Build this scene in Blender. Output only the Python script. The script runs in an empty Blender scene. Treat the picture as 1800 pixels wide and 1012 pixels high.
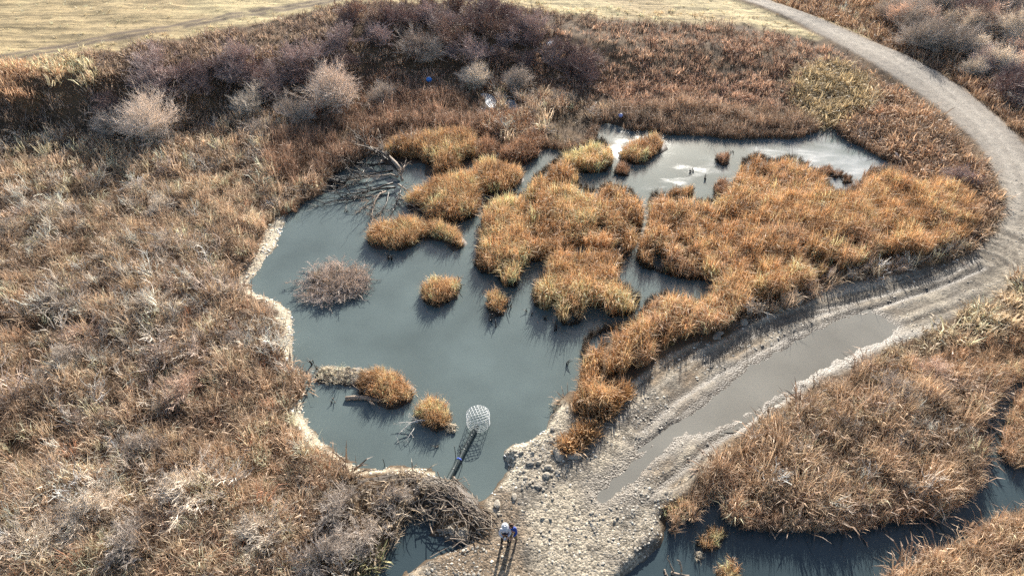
import bpy, bmesh, math, random
import numpy as np
from mathutils import Vector, Matrix, Euler

random.seed(7)
np.random.seed(7)
scene = bpy.context.scene
C = scene.collection
R = math.radians

# ------------------------------------------------------------------ camera
CAM_H, PITCH, FPX = 32.0, R(40.0), 1240.0          # drone 32 m up, looking 40 degrees down
cam_d = bpy.data.cameras.new('camera')
cam = bpy.data.objects.new('camera', cam_d)
C.objects.link(cam)
cam.location = (0, 0, CAM_H)
cam.rotation_euler = (math.pi / 2 - PITCH, 0, 0)
cam_d.sensor_width = 36.0
cam_d.lens = 18.0 * FPX / 900.0
cam_d.clip_end = 6000
scene.camera = cam

# ------------------------------------------------------------------ light
SUN_EL, SUN_AZ = R(23.5), R(13.0)                    # low sun ahead of the camera, a little to the right
world = bpy.data.worlds.new('World')
scene.world = world
world.use_nodes = True
wn, wl = world.node_tree.nodes, world.node_tree.links
sky = wn.new('ShaderNodeTexSky')
sky.sky_type = 'NISHITA'
sky.sun_disc = False
sky.sun_elevation = SUN_EL
sky.sun_rotation = SUN_AZ
sky.air_density = 1.0
sky.dust_density = 2.0
bgn = wn['Background']
wl.new(sky.outputs['Color'], bgn.inputs['Color'])
bgn.inputs['Strength'].default_value = 0.075
sl = bpy.data.lights.new('sun', 'SUN')
sl.energy = 5.0
sl.angle = R(0.6)
sl.color = (1.0, 0.94, 0.85)
so = bpy.data.objects.new('sun', sl)
C.objects.link(so)
sdir = Vector((math.sin(SUN_AZ) * math.cos(SUN_EL), math.cos(SUN_AZ) * math.cos(SUN_EL), math.sin(SUN_EL)))
so.rotation_euler = sdir.to_track_quat('Z', 'Y').to_euler()
so.location = sdir * 200
scene.view_settings.view_transform = 'Standard'
scene.view_settings.look = 'None'
scene.view_settings.gamma = 1.0
scene.view_settings.use_curve_mapping = False
scene.view_settings.exposure = 1.14
scene.cycles.max_bounces = 4
scene.cycles.diffuse_bounces = 2
scene.cycles.glossy_bounces = 2
scene.cycles.transmission_bounces = 2
scene.cycles.use_denoising = False
scene.cycles.use_adaptive_sampling = True
scene.cycles.adaptive_threshold = 0.025
scene.cycles.transparent_max_bounces = 4
scene.cycles.sample_clamp_indirect = 6.0

# ------------------------------------------------------------------ helpers: map, noise, polygons
cp, sp = math.cos(PITCH), math.sin(PITCH)

def unproj(px, py, z=0.0):
    """Point of the ground (height z) seen at a photo pixel (1800 x 1012)."""
    px, py, z = np.asarray(px, float), np.asarray(py, float), np.asarray(z, float)
    u, v = (px - 900) / FPX, (506 - py) / FPX
    dz = -sp + v * cp
    dy = cp + v * sp
    t = (z - CAM_H) / dz
    return u * t, dy * t

def lin(r, g, b):
    return tuple(((c / 255 + 0.055) / 1.055) ** 2.4 if c > 10 else c / 255 / 12.92 for c in (r, g, b))

def _hash(ix, iy, s):
    h = (ix.astype(np.int64) * 374761393 + iy.astype(np.int64) * 668265263 + s * 974711) & 0x7fffffff
    h = ((h ^ (h >> 13)) * 1274126177) & 0x7fffffff
    return ((h ^ (h >> 16)) & 0xffff) / 65535.0

def vnoise(x, y, s=0):
    x, y = np.asarray(x, float), np.asarray(y, float)
    ix, iy = np.floor(x), np.floor(y)
    fx, fy = x - ix, y - iy
    fx, fy = fx * fx * (3 - 2 * fx), fy * fy * (3 - 2 * fy)
    a, b = _hash(ix, iy, s), _hash(ix + 1, iy, s)
    c, d = _hash(ix, iy + 1, s), _hash(ix + 1, iy + 1, s)
    return (a * (1 - fx) + b * fx) * (1 - fy) + (c * (1 - fx) + d * fx) * fy

def fbm(x, y, s=0, o=4):
    v, a, t = 0, 1.0, 0
    for i in range(o):
        v = v + a * vnoise(x * 2 ** i + 17.3 * i, y * 2 ** i - 9.1 * i, s + i)
        t += a
        a *= 0.5
    return v / t

def sstep(a, b, x):
    t = np.clip((x - a) / (b - a), 0, 1)
    return t * t * (3 - 2 * t)

def inpoly(x, y, poly):
    x, y = np.asarray(x, float), np.asarray(y, float)
    r = np.zeros(x.shape, bool)
    n = len(poly)
    for i in range(n):
        x1, y1 = poly[i]
        x2, y2 = poly[(i + 1) % n]
        if y1 == y2:
            continue
        c = ((y1 > y) != (y2 > y)) & (x < (x2 - x1) * (y - y1) / (y2 - y1) + x1)
        r ^= c
    return r

def pdist(x, y, line, closed=False):
    d = np.full(np.shape(x), 1e9)
    n = len(line)
    for i in range(n if closed else n - 1):
        ax, ay = line[i]
        bx, by = line[(i + 1) % n]
        ex, ey = bx - ax, by - ay
        L = ex * ex + ey * ey + 1e-12
        t = np.clip(((x - ax) * ex + (y - ay) * ey) / L, 0, 1)
        d = np.minimum(d, (x - ax - t * ex) ** 2 + (y - ay - t * ey) ** 2)
    return np.sqrt(d)

def sdist(x, y, poly):
    """negative inside"""
    return np.where(inpoly(x, y, poly), -1, 1) * pdist(x, y, poly, True)

def wpoly(pts, z=0.0):
    p = np.array(pts, float)
    X, Y = unproj(p[:, 0], p[:, 1], z)
    return list(zip(X, Y))

def smooth_poly(poly, it=2, closed=True):
    for _ in range(it):
        out = []
        n = len(poly)
        for i in range(n if closed else n - 1):
            a, b = poly[i], poly[(i + 1) % n]
            out.append((a[0] * .75 + b[0] * .25, a[1] * .75 + b[1] * .25))
            out.append((a[0] * .25 + b[0] * .75, a[1] * .25 + b[1] * .75))
        if not closed:
            out = [poly[0]] + out + [poly[-1]]
        poly = out
    return poly

# ------------------------------------------------------------------ the plan of the place (traced on the ground)
POND = [(437,500),(457,474),(477,447),(493,417),(500,394),(508,376),(521,363),(540,348),(568,333),(572,317),(589,303),
        (615,290),(631,281),(640,272),(660,270),(690,270),(760,268),(815,255),(838,238),(868,240),(885,262),(930,258),(955,258),
        (975,262),(1000,268),(1030,258),(1042,238),(1046,222),(1075,218),(1105,228),(1140,228),(1170,235),(1205,236),(1235,236),
        (1285,244),(1335,240),(1380,243),(1417,237),(1430,229),(1465,218),(1477,233),(1500,250),(1547,272),(1562,284),(1600,290),
        (1612,300),(1583,306),(1535,302),(1524,322),(1500,338),(1470,350),(1400,352),(1350,365),(1320,400),(1290,440),(1300,480),
        (1268,505),(1262,518),(1235,535),(1200,548),(1165,545),(1140,565),(1110,585),(1060,600),(1042,640),(1036,672),(1014,682),
        (985,700),(972,724),(967,737),(954,757),(934,774),(901,778),(879,798),(892,811),(894,828),(884,844),(867,864),(847,883),
        (830,888),(817,874),(814,861),(800,848),(787,842),(767,831),(747,821),(710,818),(673,821),(640,824),(623,818),(600,801),
        (575,779),(551,754),(532,727),(535,704),(539,681),(533,656),(517,634),(515,604),(518,567),(513,547),(493,530),(467,519),(445,511)]
CHANNEL = [(1040,1120),(1090,1018),(1130,990),(1155,965),(1165,938),(1168,915),(1200,906),(1227,890),(1267,860),(1285,838),(1318,818),
           (1334,828),(1312,848),(1290,868),(1281,892),(1288,916),(1350,922),(1450,926),(1560,910),(1650,890),(1700,864),(1728,840),(1730,805),(1740,748),
           (1736,715),(1744,688),(1764,668),(1800,640),(1835,640),(1800,700),(1782,745),(1768,795),(1778,818),(1850,800),(1900,830),
           (1850,872),(1765,898),(1695,945),(1612,984),(1550,1028),(1480,1120)]
STREAM = [(600,1120),(640,1010),(672,975),(700,940),(718,912),(735,885),(752,872),(770,885),(760,925),(752,945),(790,948),(822,940),(836,950),
          (800,965),(765,978),(735,995),(700,1020),(690,1120)]
ICE = [[(840,163),(862,163),(876,180),(870,192),(856,188),(852,174)],[(884,177),(902,173),(917,188),(900,197),(888,190)]]
BACKWATER = [(1632,78),(1630,60),(1640,48),(1648,55),(1646,75)]
PUDDLE = [(1527,547),(1553,554),(1577,570),(1571,585),(1533,605),(1483,628),(1433,655),(1400,676),(1336,714),(1284,745),(1225,765),(1200,760),(1168,788),
          (1135,820),(1101,850),(1081,872),(1056,882),(1047,874),(1066,860),(1068,842),(1094,831),(1118,808),(1151,779),(1185,752),(1200,738),(1235,720),(1262,695),(1288,668),(1300,654),
          (1350,627),(1400,600),(1450,571),(1493,554)]
ROAD = [(847,885),(867,864),(884,844),(894,828),(892,811),(879,798),(901,778),(934,774),(954,757),(967,737),(971,724),(978,706),(990,700),
        (1005,735),(1048,741),(1068,724),(1094,694),(1114,674),(1133,654),(1200,607),(1217,604),(1283,597),(1297,567),(1333,557),(1387,544),
        (1430,530),(1450,500),(1500,497),(1567,487),(1633,470),(1683,457),(1727,434),(1753,404),(1763,370),(1767,337),(1753,317),(1740,283),
        (1720,250),(1683,217),(1640,180),(1600,153),(1550,120),(1500,90),(1450,63),(1387,30),(1310,0),(1170,-45),(1230,-50),(1347,0),(1400,17),(1467,43),
        (1533,73),(1600,100),(1667,137),(1720,177),(1767,217),(1800,253),(1850,310),(1870,380),(1845,440),(1800,484),(1767,510),(1733,530),
        (1683,550),(1633,580),(1600,594),(1533,620),(1483,650),(1433,670),(1384,704),(1347,734),(1310,754),(1267,791),(1240,821),(1200,868),
        (1168,886),(1155,905),(1166,925),(1160,950),(1140,980),(1095,1012),(1060,1100),(660,1100),(707,1008),(767,978),(834,953),(867,938),(874,908)]
ROADZ = [(1250,-40,2.4),(1330,0,2.1),(1500,80,1.5),(1700,200,1.0),(1790,330,.9),(1740,440,.8),(1640,500,.62),(1540,550,.5),(1420,600,.5),(1300,670,.5),(1200,730,.5),(1100,790,.5),(1060,860,.5),(980,880,.47),
         (900,970,.42),(800,1030,.4)]
RIMS = [[(405,500),(437,500),(457,474),(477,447),(493,417),(500,394),(512,374),(497,380),(470,400),(452,430),(437,456),(428,484)],
        [(398,508),(437,505),(445,511),(467,519),(493,530),(513,547),(518,567),(515,604),(517,634),(533,656),(520,646),(492,628),(488,604),(492,577),(488,552),(465,528),(430,514)],
        [(530,700),(534,727),(551,754),(575,779),(600,801),(623,818),(640,824),(673,821),(710,818),(747,821),(775,833),(780,842),(745,838),(700,834),(640,838),(598,820),(566,792),(530,758),(512,712)]]
PLAT_BASE = [(-400,320,.6),(0,272,.6),(60,245,.6),(200,246,.6),(340,243,.6),(420,210,.6),(560,188,.6),(700,165,.6),(850,150,.6),(1000,150,.6),(1150,165,.6),(1300,175,.6),(1420,190,.6),(1550,160,.7),(1900,120,.7)]
PLAT_TOP = [(-400,170,4.6),(0,112,4.6),(150,96,4.6),(330,66,4.5),(480,34,4.3),(610,5,4.1),(760,2,3.8),(900,12,3.3),(1000,28,2.9),(1150,40,2.4),(1300,42,2.1),(1420,70,1.5),(1550,70,1.0),(1900,60,.7)]

RZ = np.array([(*unproj(a, b, z), z) for a, b, z in ROADZ], float)

def road_z(x, y):
    w = 0
    s = 0
    for rx, ry, rz in RZ:
        q = 1.0 / ((x - rx) ** 2 + (y - ry) ** 2 + 4.0) ** 1.5
        w = w + q
        s = s + q * rz
    return s / w

def wpoly_f(pts, zf):
    p = np.array(pts, float)
    z = np.full(len(p), .5)
    for _ in range(6):
        X, Y = unproj(p[:, 0], p[:, 1], z)
        z = zf(X, Y)
    return list(zip(X, Y))

W_POND = smooth_poly(wpoly(POND), 1)
W_CHAN = smooth_poly(wpoly(CHANNEL), 1)
W_STRM = smooth_poly(wpoly(STREAM), 1)
W_ICE = [smooth_poly(wpoly(p, .55), 1) for p in ICE]
W_BACK = wpoly(BACKWATER, .35)
W_ROAD = smooth_poly(wpoly_f(ROAD, road_z), 1)
W_PUD = smooth_poly(wpoly_f(PUDDLE, road_z), 1)
W_RIMS = [smooth_poly(wpoly(p, .15), 1) for p in RIMS]
PB = np.array([(*unproj(a, b, z), z) for a, b, z in PLAT_BASE])
PT = np.array([(*unproj(a, b, z), z) for a, b, z in PLAT_TOP])
RUTS = [[(1215,632),(1273,614),(1333,577),(1400,550),(1483,534),(1567,514),(1650,490),(1720,455)],
        [(1120,795),(1180,752),(1240,715),(1300,668),(1350,636),(1420,592),(1500,548)],
        [(1150,862),(1200,818),(1270,762),(1340,720),(1400,688)],
        [(1135,880),(1190,835),(1255,780),(1325,735)],
        [(1130,760),(1190,706),(1260,660),(1330,620),(1400,585),(1470,560),(1560,535),(1640,508),(1730,470)],
        [(1240,640),(1300,600),(1380,566),(1460,548)]]
W_RUTS = [wpoly_f(r, road_z) for r in RUTS]
FIELD_RUTS = [wpoly(r, 4.5) for r in ([(-200,135),(0,103),(100,83),(250,56),(400,28),(520,5),(620,-18)], [(-200,143),(0,111),(100,91),(250,62),(400,34),(540,6),(640,-18)])]
WHEEL = [wpoly_f(r, road_z) for r in ([(1320,0),(1440,45),(1540,92),(1640,150),(1720,215),(1768,280),(1790,350),(1775,420),(1720,475),(1640,515)],
                                       [(1338,2),(1460,50),(1570,98),(1670,158),(1750,225),(1795,290),(1818,350),(1800,430),(1750,490),(1660,540)])]

# ------------------------------------------------------------------ terrain grid and the fields stored on it
def axis(parts):
    out = []
    for a, b, s in parts:
        n = max(1, int(round((b - a) / s)))
        out += list(np.linspace(a, b, n, endpoint=False))
    out.append(parts[-1][1])
    return np.array(out)

GX = axis([(-2600, -600, 500), (-600, -150, 60), (-150, -78, 6), (-78, -34, .45), (-34, 36, .19), (36, 80, .4), (80, 150, 6), (150, 600, 60), (600, 2600, 500)])
GY = axis([(-600, -60, 90), (-60, 8, 5), (8, 15, .5), (15, 52, .19), (52, 108, .32), (108, 150, 2), (150, 600, 40), (600, 3800, 400)])
NX, NY = len(GX), len(GY)
XX, YY = np.meshgrid(GX, GY)
near = (XX > -100) & (XX < 100) & (YY > 8) & (YY < 130)
xs, ys = XX[near], YY[near]

def field(v, far):
    a = np.full(XX.shape, float(far))
    a[near] = v
    return a

wob = (fbm(xs * 1.7, ys * 1.7, 3, 3) - .5) * .55
dP = sdist(xs, ys, W_POND) + wob
dC = sdist(xs, ys, W_CHAN) + wob
dS = sdist(xs, ys, W_STRM) + wob
d_water = np.minimum(np.minimum(dP, dC), dS)
d_ice = np.minimum(sdist(xs, ys, W_ICE[0]), sdist(xs, ys, W_ICE[1])) + wob * .6
d_back = sdist(xs, ys, W_BACK)
d_road = sdist(xs, ys, W_ROAD) + wob * .7
d_pud = sdist(xs, ys, W_PUD) + wob * 1.0 + (fbm(xs * 4, ys * 4, 9, 2) - .5) * .25
d_rim = np.minimum.reduce([sdist(xs, ys, p) for p in W_RIMS]) + wob * 1.5 + (fbm(xs * 4.5, ys * 4.5, 13, 2) - .5) * .3
d_rut = np.minimum.reduce([pdist(xs + wob * .15, ys, r) for r in W_RUTS])
d_wheel = np.minimum.reduce([pdist(xs, ys, r) for r in WHEEL])
d_frut = np.minimum.reduce([pdist(xs, ys + wob * .5, r) for r in FIELD_RUTS])
yb, yt, zt = np.interp(xs, PB[:, 0], PB[:, 1]), np.interp(xs, PT[:, 0], PT[:, 1]), np.interp(xs, PT[:, 0], PT[:, 2])
plat = (ys - yb) / np.maximum(yt - yb, .5)
land = .30 * sstep(0, .9, d_water) + .30 * sstep(.5, 5, d_water)
land = land + (fbm(xs * .35, ys * .35, 11, 3) - .5) * .5 * sstep(.8, 4, d_water) + (fbm(xs * 1.6, ys * 1.6, 21, 3) - .5) * .16 * sstep(.1, .8, d_water)
land = land + (zt - .6) * (.85 * sstep(0, .62, plat) + .15 * np.clip(plat, 0, 1))
z = land
# wheel-worn grooves that run along the track
cl = W_RUTS[4]
d_c = pdist(xs, ys, cl)
sgn = np.where((ys - np.interp(xs, [c[0] for c in cl], [c[1] for c in cl])) > 0, 1, -1)
stri = fbm(d_c * sgn * 2.6 + 40, (xs * .8 + ys * .6) * .09, 87, 3)
stri_w = sstep(9, 5, d_c) * sstep(4.0, 8.0, xs)
# road bed
rz = road_z(xs, ys)
bank = sstep(1.8, -.2, d_road)
gravel_rel = (fbm(xs * 2.2, ys * 2.2, 31, 4) - .5) * .10
rz2 = rz + gravel_rel + (stri - .5) * .16 * stri_w - .07 * np.exp(-(d_rut / .16) ** 2) + .03 * np.exp(-((d_rut - .3) / .12) ** 2) - .02 * np.exp(-(d_wheel / .4) ** 2)
rz2 = np.minimum(rz2, .05 + .6 * np.maximum(d_water, -.2) + .15 * sstep(.05, .35, d_water))
z = z * (1 - bank) + rz2 * bank
# pale rim of dried mud: a low flat bench
z = np.where(d_rim < 0, np.minimum(z, .10 + .10 * sstep(0, .6, d_water) + (fbm(xs * 3, ys * 3, 41, 3) - .5) * .12), z)
# water beds
z = np.where(d_water < 0, -.06 - .45 * sstep(0, -.9, d_water), z)
PUD_Z = .43
z = np.where(d_pud < .5, np.minimum(z, PUD_Z + .16 * np.clip(d_pud, -.4, .5)), z)
z = np.where(d_ice < .6, .55 + .35 * np.clip(d_ice, -.5, .6) + 0 * z, z)
z = np.where(d_back < .6, .35 + .35 * np.clip(d_back, -.5, .6) + 0 * z, z)
far_z = np.where(YY > 60, np.interp(XX, PT[:, 0], PT[:, 2]), .6)
ZZ = far_z.copy()
ZZ[near] = z
F = {'z': ZZ, 'water': field(d_water, 50), 'road': field(d_road, 50), 'rim': field(d_rim, 50), 'plat': np.where(near, field(plat, 1), np.where(YY > 60, 3.0, -3.0)),
     'pud': field(d_pud, 50), 'rut': field(d_rut, 50), 'frut': field(d_frut, 50), 'ice': field(np.minimum(d_ice, d_back), 50), 'wheel': field(d_wheel, 50), 'chan': field(np.minimum(dC, dS), 50), 'stri': field(.5 + (stri - .5) * stri_w, .5)}
PALE_EDGE = wpoly_f([(1655,573),(1600,590),(1533,614),(1433,664),(1384,698),(1347,727),(1300,757)], road_z)
F['pale'] = field(pdist(xs, ys, PALE_EDGE), 50)

def look(name, x, y):
    A = F[name]
    x, y = np.asarray(x, float), np.asarray(y, float)
    i = np.clip(np.searchsorted(GX, x) - 1, 0, NX - 2)
    j = np.clip(np.searchsorted(GY, y) - 1, 0, NY - 2)
    u = (x - GX[i]) / (GX[i + 1] - GX[i])
    v = (y - GY[j]) / (GY[j + 1] - GY[j])
    return (A[j, i] * (1 - u) + A[j, i + 1] * u) * (1 - v) + (A[j + 1, i] * (1 - u) + A[j + 1, i + 1] * u) * v

def gp(px, py):
    """where a photo pixel meets the terrain"""
    zz = np.full(np.shape(px), .5)
    for _ in range(12):
        X, Y = unproj(px, py, zz)
        zz = .5 * zz + .5 * look('z', X, Y)
    return X, Y, look('z', X, Y)

def gpoly(pts):
    p = np.array(pts, float)
    X, Y, _ = gp(p[:, 0], p[:, 1])
    return list(zip(X, Y))

def P3(px, py, z):
    X, Y = unproj(px, py, z)
    return Vector((float(X), float(Y), float(z)))

# ------------------------------------------------------------------ object helpers
def tag(o, label=None, cat=None, group=None, kind=None):
    if label: o['label'] = label
    if cat: o['category'] = cat
    if group: o['group'] = group
    if kind: o['kind'] = kind
    return o

def link(o, parent=None):
    C.objects.link(o)
    if parent is not None:
        o.parent = parent
    return o

def mesh_obj(name, verts, faces, mat, parent=None, smooth=False, loc=None):
    me = bpy.data.meshes.new(name)
    me.from_pydata([tuple(v) for v in verts], [], [tuple(f) for f in faces])
    me.update()
    if smooth:
        me.polygons.foreach_set('use_smooth', np.ones(len(me.polygons), bool))
    if mat is not None:
        me.materials.append(mat)
    o = bpy.data.objects.new(name, me)
    if loc is not None:
        o.location = loc
    return link(o, parent)

def empty(name, loc=(0, 0, 0), rz=0.0):
    o = bpy.data.objects.new(name, None)
    o.empty_display_size = .2
    o.location = loc
    o.rotation_euler = (0, 0, rz)
    return link(o)

def tube(V, Fc, pts, rad, n=5, cap=True):
    """append a tapered tube along pts"""
    pts = [Vector(p) for p in pts]
    b0 = len(V)
    m = len(pts)
    ref = Vector((0.31, 0.17, 0.93))
    for i, p in enumerate(pts):
        t = (pts[min(i + 1, m - 1)] - pts[max(i - 1, 0)])
        if t.length < 1e-9:
            t = Vector((0, 0, 1))
        t.normalize()
        a = t.cross(ref)
        if a.length < .05:
            a = t.cross(Vector((1, 0, 0)))
        a.normalize()
        b = t.cross(a)
        r = rad[i] if hasattr(rad, '__len__') else rad
        for k in range(n):
            an = 2 * math.pi * k / n
            V.append(p + a * (r * math.cos(an)) + b * (r * math.sin(an)))
    for i in range(m - 1):
        for k in range(n):
            k2 = (k + 1) % n
            Fc.append((b0 + i * n + k, b0 + i * n + k2, b0 + (i + 1) * n + k2, b0 + (i + 1) * n + k))
    if cap:
        Fc.append(tuple(b0 + k for k in range(n))[::-1])
        Fc.append(tuple(b0 + (m - 1) * n + k for k in range(n)))

# ------------------------------------------------------------------ materials
def new_mat(name):
    m = bpy.data.materials.new(name)
    m.use_nodes = True
    nt = m.node_tree
    return m, nt.nodes, nt.links, nt.nodes['Principled BSDF']

def simple(name, rgb, rough=.7, var=.25, scale=12.0, bump=.2, metal=0.0, spec=.4):
    """plain surface with procedural mottling and fine relief"""
    m, n, l, b = new_mat(name)
    tc = n.new('ShaderNodeTexCoord')
    no = n.new('ShaderNodeTexNoise')
    no.inputs['Scale'].default_value = scale
    no.inputs['Detail'].default_value = 5
    l.new(tc.outputs['Object'], no.inputs['Vector'])
    cr = n.new('ShaderNodeValToRGB')
    cr.color_ramp.elements[0].position = .3
    cr.color_ramp.elements[1].position = .7
    cr.color_ramp.elements[0].color = tuple(c * (1 - var) for c in rgb) + (1,)
    cr.color_ramp.elements[1].color = tuple(min(1, c * (1 + var)) for c in rgb) + (1,)
    l.new(no.outputs['Fac'], cr.inputs['Fac'])
    l.new(cr.outputs['Color'], b.inputs['Base Color'])
    b.inputs['Roughness'].default_value = rough
    b.inputs['Metallic'].default_value = metal
    b.inputs['Specular IOR Level'].default_value = spec
    if bump:
        bp = n.new('ShaderNodeBump')
        bp.inputs['Strength'].default_value = bump
        bp.inputs['Distance'].default_value = .02
        l.new(no.outputs['Fac'], bp.inputs['Height'])
        l.new(bp.outputs['Normal'], b.inputs['Normal'])
    return m

def leafy(name, attr_type, transl=.24, lo=.45, hi=1.4, pale=.4):
    """dry blades: colour from the plant's own tint, each blade a little different, light shining through"""
    m = bpy.data.materials.new(name)
    m.use_nodes = True
    n, l = m.node_tree.nodes, m.node_tree.links
    for x in list(n):
        if x.type != 'OUTPUT_MATERIAL':
            n.remove(x)
    out = n['Material Output']
    at = n.new('ShaderNodeAttribute')
    at.attribute_type = attr_type
    at.attribute_name = 'tint'
    bv = n.new('ShaderNodeAttribute')
    bv.attribute_name = 'bv'
    mr = n.new('ShaderNodeMapRange')
    mr.inputs['To Min'].default_value = lo
    mr.inputs['To Max'].default_value = hi
    l.new(bv.outputs['Fac'], mr.inputs['Value'])
    mul = n.new('ShaderNodeVectorMath')
    mul.operation = 'SCALE'
    l.new(at.outputs['Color'], mul.inputs[0])
    l.new(mr.outputs['Result'], mul.inputs['Scale'])
    if pale:
        pr = n.new('ShaderNodeMapRange')
        for k_, q_ in (('From Min', .78), ('From Max', 1.0), ('To Min', 0.0), ('To Max', pale)):
            pr.inputs[k_].default_value = q_
        l.new(bv.outputs['Fac'], pr.inputs['Value'])
        pm = n.new('ShaderNodeMix'); pm.data_type = 'RGBA'
        l.new(pr.outputs['Result'], pm.inputs['Factor'])
        l.new(mul.outputs['Vector'], pm.inputs[6])
        pm.inputs[7].default_value = (.66, .54, .38, 1)
        colr = pm.outputs[2]
    else:
        colr = mul.outputs['Vector']
    d = n.new('ShaderNodeBsdfDiffuse')
    t = n.new('ShaderNodeBsdfTranslucent')
    mx = n.new('ShaderNodeMixShader')
    mx.inputs['Fac'].default_value = transl
    l.new(colr, d.inputs['Color'])
    l.new(colr, t.inputs['Color'])
    l.new(d.outputs[0], mx.inputs[1])
    l.new(t.outputs[0], mx.inputs[2])
    g = n.new('ShaderNodeBsdfGlossy')
    g.inputs['Roughness'].default_value = .45
    g.inputs['Color'].default_value = (1, 1, 1, 1)
    m2 = n.new('ShaderNodeMixShader')
    m2.inputs['Fac'].default_value = .025
    l.new(mx.outputs[0], m2.inputs[1])
    l.new(g.outputs[0], m2.inputs[2])
    l.new(m2.outputs[0], out.inputs['Surface'])
    return m

M = {}
M['blade_inst'] = leafy('dry_blade_field', 'GEOMETRY')
M['blade_mesh'] = leafy('dry_blade', 'GEOMETRY')
M['twig_inst'] = leafy('bare_twig_field', 'GEOMETRY', .05, .5, 1.4, .3)

def bark(name):
    """bare wood, its colour set on each shrub (object colour)"""
    m, n, l, b = new_mat(name)
    oi = n.new('ShaderNodeObjectInfo')
    bv = n.new('ShaderNodeAttribute')
    bv.attribute_name = 'bv'
    mr = n.new('ShaderNodeMapRange')
    mr.inputs['To Min'].default_value = .7
    mr.inputs['To Max'].default_value = 1.55
    l.new(bv.outputs['Fac'], mr.inputs['Value'])
    mul = n.new('ShaderNodeVectorMath')
    mul.operation = 'SCALE'
    l.new(oi.outputs['Color'], mul.inputs[0])
    l.new(mr.outputs['Result'], mul.inputs['Scale'])
    l.new(mul.outputs['Vector'], b.inputs['Base Color'])
    b.inputs['Roughness'].default_value = .6
    b.inputs['Specular IOR Level'].default_value = .3
    return m
M['bark'] = bark('bare_bark')
M['deadwood'] = simple('grey_deadwood', lin(150, 135, 120), .75, .35, 9, .5)
M['wetwood'] = simple('dark_wet_wood', lin(52, 44, 38), .45, .4, 7, .5)
M['stick'] = simple('weathered_stick', lin(148, 136, 120), .8, .45, 3, .5)
M['stickdark'] = simple('dark_stick', lin(96, 84, 72), .8, .4, 3, .5)
M['mud'] = simple('dark_mud', lin(70, 60, 50), .6, .4, 5, .8)
M['mudpale'] = simple('pale_dried_mud', lin(160, 148, 128), .95, .3, 9, 1.0)
M['stone'] = simple('pale_stone', lin(166, 157, 142), .85, .25, 14, .6)
M['stonedark'] = simple('grey_stone', lin(140, 133, 122), .85, .3, 14, .6)
M['wire'] = simple('white_coated_wire', lin(226, 228, 226), .4, .08, 10, 0)
M['pipe'] = simple('dark_green_pipe', lin(62, 72, 70), .38, .35, 5, .15, spec=.6)
M['strap'] = simple('blue_strap', lin(70, 100, 190), .5, .1, 10, 0)
M['iron'] = simple('dark_iron_post', lin(42, 44, 44), .6, .3, 10, .1)
M['plank'] = simple('bleached_plank', lin(205, 198, 190), .8, .2, 6, .4)
M['ballblue'] = simple('blue_plastic', lin(52, 128, 214), .35, .12, 4, 0, spec=.6)
M['ballpale'] = simple('pale_blue_plastic', lin(150, 168, 224), .35, .12, 4, 0, spec=.6)
M['scrap'] = simple('pale_plastic_sheet', lin(196, 208, 222), .5, .15, 6, .3)

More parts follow.
